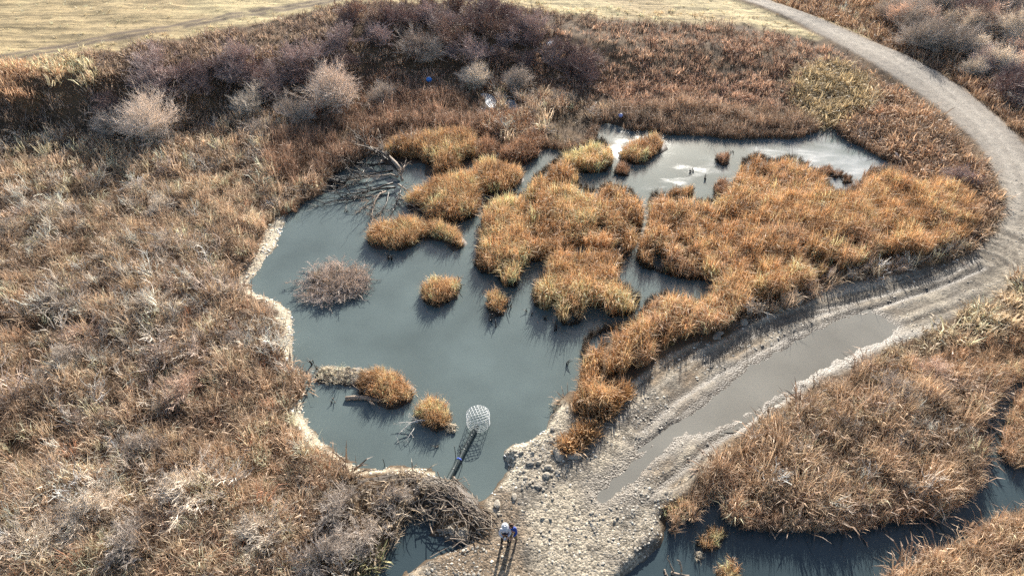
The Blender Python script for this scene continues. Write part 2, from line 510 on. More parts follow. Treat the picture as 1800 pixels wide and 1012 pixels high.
def ground_mat():
    m, n, l, b = new_mat('ground_surface')
    gc = n.new('ShaderNodeAttribute'); gc.attribute_name = 'gcol'
    gr = n.new('ShaderNodeAttribute'); gr.attribute_name = 'gprop'     # r gravel, g wet, b field rows
    sep = n.new('ShaderNodeSeparateColor')
    l.new(gr.outputs['Color'], sep.inputs[0])
    tc = n.new('ShaderNodeTexCoord')
    def noise(scale, det=6, rough=.6, vec=None):
        x = n.new('ShaderNodeTexNoise')
        x.inputs['Scale'].default_value = scale
        x.inputs['Detail'].default_value = det
        x.inputs['Roughness'].default_value = rough
        l.new(vec or tc.outputs['Object'], x.inputs['Vector'])
        return x.outputs['Fac']
    def rng(v, a, bb, c, d):
        x = n.new('ShaderNodeMapRange')
        for k, q in zip(('From Min', 'From Max', 'To Min', 'To Max'), (a, bb, c, d)):
            x.inputs[k].default_value = q
        l.new(v, x.inputs['Value'])
        return x.outputs['Result']
    def math_(op, a, bb):
        x = n.new('ShaderNodeMath'); x.operation = op
        for i, q in enumerate((a, bb)):
            if isinstance(q, (int, float)): x.inputs[i].default_value = q
            else: l.new(q, x.inputs[i])
        return x.outputs[0]
    n1 = noise(2.3)
    n2 = noise(11.0, 4, .7)
    # cobbles and pebbles, each its own shade
    vo = n.new('ShaderNodeTexVoronoi'); vo.inputs['Scale'].default_value = 9.0
    vo.inputs['Randomness'].default_value = 1.0
    l.new(tc.outputs['Object'], vo.inputs['Vector'])
    vs = n.new('ShaderNodeSeparateColor'); l.new(vo.outputs['Color'], vs.inputs[0])
    peb = rng(vs.outputs[0], 0, 1, .42, 1.6)
    pebmix = n.new('ShaderNodeMix'); pebmix.data_type = 'FLOAT'
    l.new(sep.outputs[0], pebmix.inputs['Factor'])
    pebmix.inputs[2].default_value = 1.0
    l.new(peb, pebmix.inputs[3])
    # drilled stubble rows, running along the field's own direction
    mp = n.new('ShaderNodeMapping')
    mp.inputs['Rotation'].default_value = (0, 0, R(-21))
    mp.inputs['Scale'].default_value = (.10, 2.6, 1)
    l.new(tc.outputs['Object'], mp.inputs['Vector'])
    rows = rng(noise(1.0, 4, .65, mp.outputs['Vector']), .42, .58, .6, 1.2)
    rowmix = n.new('ShaderNodeMix'); rowmix.data_type = 'FLOAT'
    l.new(sep.outputs[2], rowmix.inputs['Factor'])
    rowmix.inputs[2].default_value = 1.0
    l.new(rows, rowmix.inputs[3])
    f = math_('MULTIPLY', rng(n1, .3, .7, .78, 1.2), rng(n2, .3, .7, .8, 1.2))
    f = math_('MULTIPLY', f, pebmix.outputs[0])
    f = math_('MULTIPLY', f, rowmix.outputs[0])
    mul = n.new('ShaderNodeVectorMath'); mul.operation = 'SCALE'
    l.new(gc.outputs['Color'], mul.inputs[0]); l.new(f, mul.inputs['Scale'])
    l.new(mul.outputs['Vector'], b.inputs['Base Color'])
    l.new(rng(sep.outputs[1], 0, 1, .95, .38), b.inputs['Roughness'])
    b.inputs['Specular IOR Level'].default_value = .35
    bp = n.new('ShaderNodeBump'); bp.inputs['Distance'].default_value = .05
    bp.inputs['Strength'].default_value = .8
    hh = math_('ADD', n2, math_('MULTIPLY', math_('SUBTRACT', 1.0, vo.outputs['Distance']), sep.outputs[0]))
    l.new(hh, bp.inputs['Height']); l.new(bp.outputs['Normal'], b.inputs['Normal'])
    return m
M['ground'] = ground_mat()

def water_mat(name, col, icy=0.0, rough=.035, bump=.03, scale=5.0):
    """silty water: murky body, mirror-like top with small ripples; icy = share of rough skim ice"""
    m, n, l, b = new_mat(name)
    tc = n.new('ShaderNodeTexCoord')
    no = n.new('ShaderNodeTexNoise'); no.inputs['Scale'].default_value = .22; no.inputs['Detail'].default_value = 4
    l.new(tc.outputs['Object'], no.inputs['Vector'])
    cr = n.new('ShaderNodeValToRGB')
    cr.color_ramp.elements[0].position, cr.color_ramp.elements[1].position = .3, .7
    cr.color_ramp.elements[0].color = tuple(c * .82 for c in col) + (1,)
    cr.color_ramp.elements[1].color = tuple(c * 1.15 for c in col) + (1,)
    l.new(no.outputs['Fac'], cr.inputs['Fac'])
    base = cr.outputs['Color']
    b.inputs['Roughness'].default_value = rough
    b.inputs['IOR'].default_value = 1.33
    b.inputs['Specular IOR Level'].default_value = .5
    rp = n.new('ShaderNodeTexNoise'); rp.inputs['Scale'].default_value = scale; rp.inputs['Detail'].default_value = 3
    mp = n.new('ShaderNodeMapping'); mp.inputs['Scale'].default_value = (1, 2.4, 1); mp.inputs['Rotation'].default_value = (0, 0, R(12))
    l.new(tc.outputs['Object'], mp.inputs['Vector']); l.new(mp.outputs['Vector'], rp.inputs['Vector'])
    bp = n.new('ShaderNodeBump'); bp.inputs['Strength'].default_value = bump; bp.inputs['Distance'].default_value = .2
    l.new(rp.outputs['Fac'], bp.inputs['Height']); l.new(bp.outputs['Normal'], b.inputs['Normal'])
    if icy:
        at = n.new('ShaderNodeAttribute'); at.attribute_name = 'icy'
        n3 = n.new('ShaderNodeTexNoise'); n3.inputs['Scale'].default_value = .55; n3.inputs['Detail'].default_value = 4; n3.inputs['Roughness'].default_value = .6
        mp3 = n.new('ShaderNodeMapping'); mp3.inputs['Scale'].default_value = (.7, 1.5, 1); mp3.inputs['Rotation'].default_value = (0, 0, R(28))
        l.new(tc.outputs['Object'], mp3.inputs['Vector']); l.new(mp3.outputs['Vector'], n3.inputs['Vector'])
        ad = n.new('ShaderNodeMath'); ad.operation = 'MULTIPLY_ADD'
        l.new(at.outputs['Fac'], ad.inputs[0]); ad.inputs[1].default_value = .62; l.new(n3.outputs['Fac'], ad.inputs[2])
        r2 = n.new('ShaderNodeMapRange'); r2.inputs['From Min'].default_value = .58; r2.inputs['From Max'].default_value = 1.25
        l.new(ad.outputs[0], r2.inputs['Value'])
        am = n.new('ShaderNodeMapRange'); am.inputs['From Min'].default_value = .02; am.inputs['From Max'].default_value = .3
        l.new(at.outputs['Fac'], am.inputs['Value'])
        l.new(am.outputs['Result'], r2.inputs['To Max'])
        mc = n.new('ShaderNodeMix'); mc.data_type = 'RGBA'
        l.new(r2.outputs['Result'], mc.inputs['Factor']); l.new(base, mc.inputs[6]); mc.inputs[7].default_value = (.42, .44, .46, 1)
        base = mc.outputs[2]
        r3 = n.new('ShaderNodeMapRange'); r3.inputs['To Min'].default_value = rough; r3.inputs['To Max'].default_value = .5
        l.new(r2.outputs['Result'], r3.inputs['Value']); l.new(r3.outputs['Result'], b.inputs['Roughness'])
    l.new(base, b.inputs['Base Color'])
    return m
M['water'] = water_mat('silty_pond_water', (.118, .150, .148), icy=1)
M['water2'] = water_mat('dark_channel_water', (.045, .066, .075))
M['puddle'] = water_mat('muddy_puddle_water', (.215, .205, .178), rough=.12, bump=.03)
M['ice'] = water_mat('skim_ice', (.42, .45, .48), rough=.3, bump=.3, scale=6)

# ------------------------------------------------------------------ ground
def mixc(a, b, t):
    return a * (1 - t[..., None]) + np.array(b) * t[..., None]

n_lo = fbm(XX * .12, YY * .12, 51, 4)
n_mid = fbm(XX * .8, YY * .8, 61, 4)
col = np.zeros(XX.shape + (3,)) + np.array(lin(84, 68, 52))
col = mixc(col, lin(106, 86, 64), sstep(.4, .6, n_mid))
fieldm = sstep(.93, 1.06, F['plat'] + (n_mid - .5) * .12) * sstep(.2, 1.2, F['road'])
fieldm = np.where(YY > 55, fieldm, 0)
col = mixc(col, lin(178, 163, 124), fieldm)
col = mixc(col, lin(164, 146, 110), fieldm * sstep(.45, .6, n_lo))
col = mixc(col, lin(92, 80, 72), np.exp(-(F['frut'] / .6) ** 2) * sstep(.30, .50, n_mid + .12) * .9)
roadm = sstep(.35, -.25, F['road'])
road_c = np.zeros(XX.shape + (3,)) + np.array(lin(124, 116, 104))
road_c = mixc(road_c, lin(142, 133, 119), sstep(.45, .6, n_mid))
rock = sstep(44, 30, YY) * sstep(.35, .6, fbm(XX * .35, YY * .35, 71, 3) + .12)
road_c = mixc(road_c, lin(172, 161, 142), rock)
patch = fbm(XX * .5, YY * .5, 77, 4)
road_c = mixc(road_c, lin(112, 106, 98), sstep(.52, .68, patch) * sstep(46, 38, YY) * .8)
road_c = mixc(road_c, lin(140, 118, 92), sstep(.55, .7, fbm(XX * .4, YY * .4, 79, 4)) * sstep(40, 30, YY) * .6)
road_c = mixc(road_c, lin(154, 146, 136), sstep(46, 56, YY) * .8)
road_c = mixc(road_c, lin(180, 172, 160), np.exp(-(F['wheel'] / .45) ** 2) * .7 * sstep(40, 50, YY))
road_c = mixc(road_c, lin(88, 81, 72), sstep(.55, .38, F['stri']) * .75)
road_c = mixc(road_c, lin(164, 155, 140), sstep(.56, .70, F['stri']) * .6)
road_c = mixc(road_c, lin(206, 200, 188), np.exp(-(F['pale'] / .4) ** 2) * .9)
wet = np.maximum(np.exp(-(F['rut'] / .26) ** 2) * .95, sstep(1.6, .1, F['pud'] + (n_mid - .5) * 1.2)) * roadm
road_c = mixc(road_c, lin(94, 86, 75), wet * .85)
col = col * (1 - roadm[..., None]) + road_c * roadm[..., None]
shore = sstep(.9, .1, F['water'])
col = mixc(col, lin(84, 72, 58), shore * (1 - roadm) * .8)
rimm = sstep(.12, -.12, F['rim'])
col = mixc(col, lin(182, 171, 150), rimm)
pale_shore = sstep(1.3, .5, F['water']) * roadm * sstep(41, 36, YY) * (F['chan'] > 3)
col = mixc(col, lin(180, 170, 150), pale_shore * .8)
wetline = sstep(.18, .02, F['water']) * np.maximum(roadm, rimm)
col = mixc(col, lin(120, 110, 96), wetline * .5)
col = mixc(col, lin(58, 50, 42), sstep(.02, -.1, F['water']))
gprop = np.zeros(XX.shape + (3,))
gprop[..., 0] = np.clip(roadm * (.22 + .3 * sstep(50, 40, YY) + .45 * sstep(11, 6, XX) * sstep(40, 36, YY)) + rimm * .5, 0, 1)
gprop[..., 1] = np.clip(wet + wetline * .6, 0, 1)
gprop[..., 2] = fieldm * sstep(0, 1.5, F['frut'])

def grid_object(name, fmask, zarr, mat, extra=None, rgb=None, prop=None):
    """faces of the terrain grid where fmask holds"""
    jj, ii = np.nonzero(fmask)
    a = jj * NX + ii
    quads = np.stack([a, a + 1, a + NX + 1, a + NX], 1)
    used, inv = np.unique(quads, return_inverse=True)
    quads = inv.reshape(quads.shape).astype(np.int32)
    co = np.stack([XX.ravel()[used], YY.ravel()[used], np.broadcast_to(zarr, XX.shape).ravel()[used]], 1).astype(np.float32)
    me = bpy.data.meshes.new(name)
    me.vertices.add(len(co)); me.vertices.foreach_set('co', co.ravel())
    me.loops.add(quads.size); me.loops.foreach_set('vertex_index', quads.ravel())
    me.polygons.add(len(quads)); me.polygons.foreach_set('loop_start', np.arange(0, quads.size, 4, dtype=np.int32))
    me.update(calc_edges=True)
    me.polygons.foreach_set('use_smooth', np.ones(len(quads), bool))
    me.materials.append(mat)
    for nm, arr in (('gcol', rgb), ('gprop', prop)):
        if arr is not None:
            at = me.attributes.new(nm, 'FLOAT_COLOR', 'POINT')
            d = np.ones((len(co), 4), np.float32)
            d[:, :3] = arr.reshape(-1, 3)[used]
            at.data.foreach_set('color', d.ravel())
    if extra is not None:
        for nm, arr in extra.items():
            at = me.attributes.new(nm, 'FLOAT', 'POINT')
            at.data.foreach_set('value', arr.ravel()[used].astype(np.float32))
    o = bpy.data.objects.new(name, me)
    return link(o)

def facemean(A):
    return (A[:-1, :-1] + A[1:, :-1] + A[:-1, 1:] + A[1:, 1:]) / 4
fr, ff, fm = facemean(F['road']) < .05, facemean(fieldm) > .5, facemean(F['rim']) < 0
fr_ = fr
fm_ = fm & ~fr_
ff_ = ff & ~fr_ & ~fm_
tag(grid_object('gravel_road', fr_, ZZ, M['ground'], rgb=col, prop=gprop), 'pale gravel road curving round the pond and widening into a stony crossing', 'road', kind='structure')
tag(grid_object('mud_rim', fm_, ZZ, M['ground'], rgb=col, prop=gprop), 'pale dried mud rim along the left shore of the pond', 'shore', kind='structure')
tag(grid_object('stubble_field', ff_, ZZ, M['ground'], rgb=col, prop=gprop), 'pale straw stubble field beyond the shrubs at the top', 'field', kind='structure')
tag(grid_object('ground', ~(fr_ | fm_ | ff_), ZZ, M['ground'], rgb=col, prop=gprop), 'brown earth under the dry vegetation', 'ground', kind='structure')

# ------------------------------------------------------------------ water
icy = np.zeros(XX.shape)
for px_, py_, rad, amt in ((1430,290,5.5,.55),(1500,300,4.5,.6),(1360,262,4,.3),(1240,300,3.2,.24),(1085,268,2.2,.42),(1470,240,4,.15),(1180,325,2.5,.2),(1100,230,3,.25)):
    ux, uy = unproj(px_, py_, 0)
    icy = np.maximum(icy, amt * np.exp(-((XX - ux) ** 2 + (YY - uy) ** 2) / rad ** 2))
dPf, dCf, dSf = field(dP, 50), field(dC, 50), field(dS, 50)
tag(grid_object('pond', facemean(dPf) < 1.0, np.zeros(1), M['water'], extra={'icy': icy}), 'grey green silty pond with drowned cattails', 'pond', kind='structure')
tag(grid_object('channel', facemean(dCf) < 1.0, np.zeros(1), M['water2']), 'dark narrow channel winding through reeds at lower right', 'channel', kind='structure')
tag(grid_object('stream', facemean(dSf) < 1.0, np.zeros(1), M['water2']), 'dark trickle of water below the beaver dam', 'stream', kind='structure')
tag(grid_object('puddle', facemean(F['pud']) < .45, np.full(XX.shape, PUD_Z), M['puddle']), 'long brown puddle lying along the gravel track', 'puddle', kind='structure')
for p, zz, lab in ((W_ICE[0], .53, 'pale frozen pool at the foot of the far shrubs, left one of two'), (W_ICE[1], .53, 'pale frozen pool at the foot of the far shrubs, right one of two'), (W_BACK, .33, 'glimpse of pale water among the grey willows beyond the road')):
    dI = field(sdist(xs, ys, p), 50)
    tag(grid_object('ice_pool', facemean(dI) < .7, np.full(XX.shape, zz), M['ice']), lab, 'pool', kind='structure')

# ------------------------------------------------------------------ plant prototypes (meshes only)
def blades_np(rng, n, rad, h0, h1, w, lean, droop, levels=3):
    """n arching blades as strips; returns verts, quads/tris faces, per-vertex blade value"""
    V, Fc, B = [], [], []
    for i in range(n):
        a = rng.uniform(0, 2 * math.pi)
        r = rad * math.sqrt(rng.random())
        bx, by = r * math.cos(a), r * math.sin(a)
        h = rng.uniform(h0, h1)
        az = a + rng.gauss(0, 1.1)
        ln = abs(rng.gauss(lean, lean * .5))
        dr = max(0, rng.gauss(droop, droop * .6))
        ww = w * rng.uniform(.6, 1.3)
        sx, sy = -math.sin(az + rng.uniform(-.9, .9)), math.cos(az + rng.uniform(-.9, .9))
        bv = rng.random()
        b0 = len(V)
        # the blade rises, then its tip breaks over
        x, y, zz = bx, by, -.05
        ang = ln
        FR = {2: (.68, .32), 3: (.60, .24, .16)}[levels]
        AD = {2: (0, 1.0), 3: (0, .55, 1.6)}[levels]
        tt = 0.0
        for k in range(levels + 1):
            wk = ww * (1 - .7 * tt ** 2) * .5
            if k == levels:
                V.append((x, y, zz)); B.append(bv)
                break
            V.append((x - sx * wk, y - sy * wk, zz)); V.append((x + sx * wk, y + sy * wk, zz)); B += [bv, bv]
            seg = (h + .05) * FR[k]
            tt += FR[k]
            ang2 = ang + dr * AD[k]
            x += math.cos(az) * math.sin(ang2) * seg
            y += math.sin(az) * math.sin(ang2) * seg
            zz += math.cos(ang2) * seg
        for k in range(levels - 1):
            q = b0 + 2 * k
            Fc.append((q, q + 1, q + 3, q + 2))
        q = b0 + 2 * (levels - 1)
        Fc.append((q, q + 1, q + 2))
    return V, Fc, B

def stick3(V, Fc, B, pts, r0, r1, bv):
    """three-sided tapering twig"""
    b0 = len(V)
    m = len(pts)
    for i, p in enumerate(pts):
        t = pts[min(i + 1, m - 1)] - pts[max(i - 1, 0)]
        if t.length < 1e-6: t = Vector((0, 0, 1))
        t.normalize()
        a = t.cross(Vector((.3, .9, .2)))
        if a.length < .1: a = t.cross(Vector((1, 0, 0)))
        a.normalize(); b = t.cross(a)
        r = r0 + (r1 - r0) * i / (m - 1)
        for k in range(3):
            an = 2.0944 * k
            V.append(p + a * (r * math.cos(an)) + b * (r * math.sin(an))); B.append(bv)
    for i in range(m - 1):
        for k in range(3):
            k2 = (k + 1) % 3
            Fc.append((b0 + 3 * i + k, b0 + 3 * i + k2, b0 + 3 * i + 3 + k2, b0 + 3 * i + 3 + k))

def shrub_geo(rng, nst, Rr, H, rbase=.3, sub=5, tw=4, th=.022, droop=.25, up=.0, nseg=5):
    """bare many-stemmed shrub: main stems, and finer branches with twigs"""
    S, T = ([], [], []), ([], [], [])
    ng = rng.randint(5, 8)
    lead = [(rng.uniform(0, 2 * math.pi), rng.uniform(.55, 1.15), rng.uniform(.6, 1.12)) for _ in range(ng)]
    for i in range(nst):
        ga, gr, gh = rng.choice(lead)
        a = ga + rng.gauss(0, .45)
        q = math.sqrt(rng.random())
        reach = Rr * q * gr * rng.uniform(.6, 1.1)
        top = H * gh * (1 - .45 * q ** 2) * rng.uniform(.5, 1.08) + up
        p0 = Vector((math.cos(a) * rbase * q, math.sin(a) * rbase * q, -.05))
        pts = []
        wob = rng.uniform(-.6, .6)
        for k in range(nseg + 1):
            t = k / nseg
            aa = a + wob * t
            rr = rbase * q + reach * (t ** 1.25)
            hh = top * (t ** .85 - droop * q * t ** 3)
            pts.append(Vector((math.cos(aa) * rr + rng.gauss(0, .045 * H * t), math.sin(aa) * rr + rng.gauss(0, .045 * H * t), p0.z + hh)))
        bv = rng.random()
        stick3(*S, pts, th * rng.uniform(.7, 1.3), th * .35, bv)
        for s in range(sub):
            t = rng.uniform(.3, .98)
            k = min(int(t * nseg), nseg - 1)
            fr = t * nseg - k
            o = pts[k].lerp(pts[k + 1], fr)
            d = (pts[k + 1] - pts[k]).normalized()
            d = (d + Vector((rng.gauss(0, .65), rng.gauss(0, .65), rng.gauss(.15, .45)))).normalized()
            L = H * rng.uniform(.16, .38)
            m1 = o + d * L * .5 + Vector((rng.gauss(0, .04), rng.gauss(0, .04), rng.gauss(0, .04))) * H
            e = m1 + (d + Vector((rng.gauss(0, .3), rng.gauss(0, .3), rng.gauss(.1, .2)))).normalized() * L * .5
            bb = min(1, max(0, bv + rng.gauss(0, .2)))
            stick3(*T, [o, m1, e], th * .42, th * .2, bb)
            for w_ in range(tw):
                f = rng.uniform(.2, 1)
                o2 = o.lerp(m1, f * 2) if f < .5 else m1.lerp(e, f * 2 - 1)
                d2 = (d + Vector((rng.gauss(0, .6), rng.gauss(0, .6), rng.gauss(.2, .45)))).normalized()
                stick3(*T, [o2, o2 + d2 * H * rng.uniform(.07, .17)], th * .26, th * .12, min(1, max(0, bb + rng.gauss(0, .15))))
    return S, T

def raw_mesh(name, V, Fc, B, mat):
    me = bpy.data.meshes.new(name)
    me.from_pydata([tuple(v) for v in V], [], Fc)
    at = me.attributes.new('bv', 'FLOAT', 'POINT')
    at.data.foreach_set('value', np.array(B, np.float32))
    me.materials.append(mat)
    me.update()
    return me

rng = random.Random(11)
# each kind: list of raw (V, F, B)
KIND = {}
KIND['cattail'] = [blades_np(rng, 25, .22, .85, 1.75, .038, .15, .95, 2) for _ in range(8)]
KIND['reed'] = [blades_np(rng, 28, .26, .40, 1.2, .028, .30, 1.0, 2) for _ in range(9)]
KIND['reedfar'] = [blades_np(rng, 20, .30, .45, 1.25, .050, .30, 1.0, 2) for _ in range(8)]
KIND['grass'] = [blades_np(rng, 16, .26, .20, .60, .046, .35, .6, 2) for _ in range(6)]
KIND['mat'] = [blades_np(rng, 24, .32, .25, .60, .036, .75, .70, 2) for _ in range(6)]
def brush(rng):
    S, T = shrub_geo(rng, 8, .75, 1.25, .15, 3, 2, .022, .2, nseg=3)
    o = len(S[0])
    return S[0] + T[0], S[1] + [tuple(i + o for i in f) for f in T[1]], S[2] + T[2]
KIND['brush'] = [brush(rng) for _ in range(6)]
COLL = {}
KMAT = {'brush': M['twig_inst']}
for k, lst in KIND.items():
    c = bpy.data.collections.new('plants_' + k)
    for i, (V, Fc, B) in enumerate(lst):
        o = bpy.data.objects.new('%s_%02d' % (k, i), raw_mesh(k, V, Fc, B, KMAT.get(k, M['blade_inst'])))
        c.objects.link(o)
    COLL[k] = c

def rock_geo(rng, sub=1, flat=.6):
    bm = bmesh.new()
    bmesh.ops.create_icosphere(bm, subdivisions=sub, radius=1.0)
    k = [rng.uniform(.75, 1.25) for _ in range(3)]
    off = rng.uniform(0, 50)
    for v in bm.verts:
        n_ = math.sin(v.co.x * 2.3 + off) * .14 + math.sin(v.co.y * 3.1 + off * 1.7) * .12 + math.sin(v.co.z * 2.7 + off * .6) * .12 + rng.uniform(-.10, .10)
        v.co = Vector((v.co.x * k[0], v.co.y * k[1], v.co.z * k[2] * flat)) * (1 + n_)
    V = [v.co.copy() for v in bm.verts]
    Fc = [tuple(x.index for x in f.verts) for f in bm.faces]
    bm.free()
    return V, Fc
M['pebble'] = leafy('pebble_field', 'GEOMETRY', 0.0, .7, 1.3, 0)
COLL['pebble'] = bpy.data.collections.new('pebbles')
for i in range(6):
    V, Fc = rock_geo(rng, 1)
    B = [rng.random()] * len(V)
    COLL['pebble'].objects.link(bpy.data.objects.new('pebble_%02d' % i, raw_mesh('pebble', V, Fc, B, M['pebble'])))
NK = {k: len(c.objects) for k, c in COLL.items()}

GNCACHE = {}
def gn_group(kind):
    if kind in GNCACHE:
        return GNCACHE[kind]
    g = bpy.data.node_groups.new('scatter_' + kind, 'GeometryNodeTree')
    g.interface.new_socket('Geometry', in_out='INPUT', socket_type='NodeSocketGeometry')
    g.interface.new_socket('Geometry', in_out='OUTPUT', socket_type='NodeSocketGeometry')
    n, l = g.nodes, g.links
    gi, go = n.new('NodeGroupInput'), n.new('NodeGroupOutput')
    ci = n.new('GeometryNodeCollectionInfo')
    ci.inputs['Collection'].default_value = COLL[kind]
    ci.inputs['Separate Children'].default_value = True
    ci.inputs['Reset Children'].default_value = True
    ip = n.new('GeometryNodeInstanceOnPoints')
    ip.inputs['Pick Instance'].default_value = True
    def attr(nm, t):
        a = n.new('GeometryNodeInputNamedAttribute')
        a.data_type = t
        a.inputs['Name'].default_value = nm
        return a.outputs['Attribute']
    e2r = n.new('FunctionNodeEulerToRotation')
    l.new(attr('rot', 'FLOAT_VECTOR'), e2r.inputs[0])
    l.new(gi.outputs[0], ip.inputs['Points'])
    l.new(ci.outputs[0], ip.inputs['Instance'])
    l.new(attr('idx', 'INT'), ip.inputs['Instance Index'])
    l.new(e2r.outputs[0], ip.inputs['Rotation'])
    l.new(attr('scl', 'FLOAT_VECTOR'), ip.inputs['Scale'])
    rl = n.new('GeometryNodeRealizeInstances')
    l.new(ip.outputs[0], rl.inputs[0])
    l.new(rl.outputs[0], go.inputs[0])
    GNCACHE[kind] = g
    return g

def scatter(name, kind, P, tint, scl, rot=None, label=None, cat=None, group=None):
    """a mass of plants or pebbles nobody could count: one object"""
    N = len(P)
    if N == 0:
        return None
    me = bpy.data.meshes.new(name)
    me.vertices.add(N)
    me.vertices.foreach_set('co', np.asarray(P, np.float32).ravel())
    if rot is None:
        rot = np.stack([np.random.normal(0, .2, N), np.random.normal(0, .2, N), np.random.uniform(0, 6.283, N)], 1)
    if np.ndim(scl) == 1:
        scl = np.repeat(np.asarray(scl)[:, None], 3, 1)
    for nm, t, arr, key in (('rot', 'FLOAT_VECTOR', rot, 'vector'), ('scl', 'FLOAT_VECTOR', scl, 'vector')):
        a = me.attributes.new(nm, t, 'POINT')
        a.data.foreach_set(key, np.asarray(arr, np.float32).ravel())
    a = me.attributes.new('idx', 'INT', 'POINT')
    a.data.foreach_set('value', np.random.randint(0, NK[kind], N).astype(np.int32))
    a = me.attributes.new('tint', 'FLOAT_COLOR', 'POINT')
    d = np.ones((N, 4), np.float32)
    d[:, :3] = tint
    a.data.foreach_set('color', d.ravel())
    me.materials.append(KMAT.get(kind, M['blade_inst']) if kind != 'pebble' else M['pebble'])
    o = link(bpy.data.objects.new(name, me))
    md = o.modifiers.new('scatter', 'NODES')
    md.node_group = gn_group(kind)
    return tag(o, label, cat, group, 'stuff')

def pts_in(poly, spacing):
    p = np.array(poly)
    x0, y0, x1, y1 = p[:, 0].min(), p[:, 1].min(), p[:, 0].max(), p[:, 1].max()
    gx, gy = np.meshgrid(np.arange(x0, x1 + spacing, spacing), np.arange(y0, y1 + spacing, spacing))
    gx = gx.ravel() + np.random.uniform(-.5, .5, gx.size) * spacing
    gy = gy.ravel() + np.random.uniform(-.5, .5, gy.size) * spacing
    k = inpoly(gx, gy, poly)
    return gx[k], gy[k]

def visible(x, y, pad=60):
    dep = y * cp + CAM_H * sp
    px, py = 900 + FPX * x / dep, 506 - FPX * (y * sp - CAM_H * cp) / dep
    return (px > -pad) & (px < 1800 + pad) & (py > -pad - 40) & (py < 1012 + pad)

def palette(cols, x, y, s, seed, rnd=.5, grey=.42):
    """pick between dry-plant colours in drifts, with a random share"""
    c = np.array([lin(*q) for q in cols])
    v = fbm(x * s, y * s, seed, 3)
    v = (v - .5) * 2.2 + .5 + np.random.uniform(-rnd, rnd, x.shape)
    t = np.clip(v, 0, .9999) * (len(c) - 1)
    i = t.astype(int)
    f = (t - i)[:, None]
    out = c[i] * (1 - f) + c[i + 1] * f
    out = out * np.random.uniform(.75, 1.25, (len(x), 1))
    g = out @ np.array([.3, .55, .15])
    return np.clip((out * (1 - grey) + g[:, None] * grey) * np.array([1.52, 1.48, 1.38]), 0, .8)

def cells(x, y, size, seed):
    """tussock cells: offset from the nearest tussock centre (in cell units) and a per-tussock value"""
    gx, gy = np.floor(x / size), np.floor(y / size)
    best = np.full(x.shape, 1e9)
    ox, oy, hv = np.zeros(x.shape), np.zeros(x.shape), np.zeros(x.shape)
    for i in (-1, 0, 1):
        for j in (-1, 0, 1):
            cx, cy = gx + i, gy + j
            qx = (cx + .15 + .7 * _hash(cx, cy, seed)) * size
            qy = (cy + .15 + .7 * _hash(cx, cy, seed + 5)) * size
            d = (x - qx) ** 2 + (y - qy) ** 2
            k = d < best
            best = np.where(k, d, best)
            ox, oy, hv = np.where(k, x - qx, ox), np.where(k, y - qy, oy), np.where(k, _hash(cx, cy, seed + 9), hv)
    return ox / size, oy / size, hv

def lean_rot(ox, oy, amt, jit):
    n_ = len(ox)
    az = np.arctan2(oy, ox) + np.random.normal(0, .5, n_)
    return np.stack([amt + np.random.normal(0, jit, n_), np.random.normal(0, jit, n_), az + math.pi / 2], 1)

# ------------------------------------------------------------------ cattail stands standing in the pond
ORANGE = [(146, 108, 66), (190, 144, 90), (208, 162, 106), (180, 130, 78), (218, 178, 124)]
ROT_SHADE = [(50, 40, 32), (66, 52, 40), (82, 64, 48)]        # wet rotten stalks at the waterline, their dark colour standing in for shade
BROWN = [(128, 94, 70), (158, 116, 82), (176, 134, 96), (146, 108, 82)]

def tufts_in(outline, hh, spacing, base_z=0.0):
    """base points whose foot and top both fall inside the stand's outline"""
    P0, P1 = wpoly(outline, base_z), wpoly(outline, base_z + hh)
    x, y = pts_in(P0, spacing)
    k = inpoly(x, y, P1)
    x, y = x[k], y[k]
    e = np.minimum(pdist(x, y, P0, True), pdist(x, y, P1, True))
    return x, y, e

def tuft_mesh(name, kind, x, y, zz, tint, scl, rot, parent, mat):
    Vs, Fs, T, B = [], [], [], []
    off = 0
    for i in range(len(x)):
        V, Fc, b = KIND[kind][np.random.randint(len(KIND[kind]))]
        A = np.array([tuple(v) for v in V]) * scl[i]
        A = A @ np.array(Euler(rot[i]).to_matrix()).T + np.array((x[i], y[i], zz[i]))
        Vs.append(A)
        Fs += [tuple(j + off for j in f) for f in Fc]
        T.append(np.repeat(tint[i][None], len(V), 0))
        B += b
        off += len(V)
    V = np.concatenate(Vs)
    me = bpy.data.meshes.new(name)
    me.from_pydata(V.tolist(), [], Fs)
    a = me.attributes.new('tint', 'FLOAT_COLOR', 'POINT')
    d = np.ones((len(V), 4), np.float32); d[:, :3] = np.concatenate(T)
    a.data.foreach_set('color', d.ravel())
    a = me.attributes.new('bv', 'FLOAT', 'POINT')
    a.data.foreach_set('value', np.array(B, np.float32))
    me.materials.append(mat)
    return link(bpy.data.objects.new(name, me), parent)

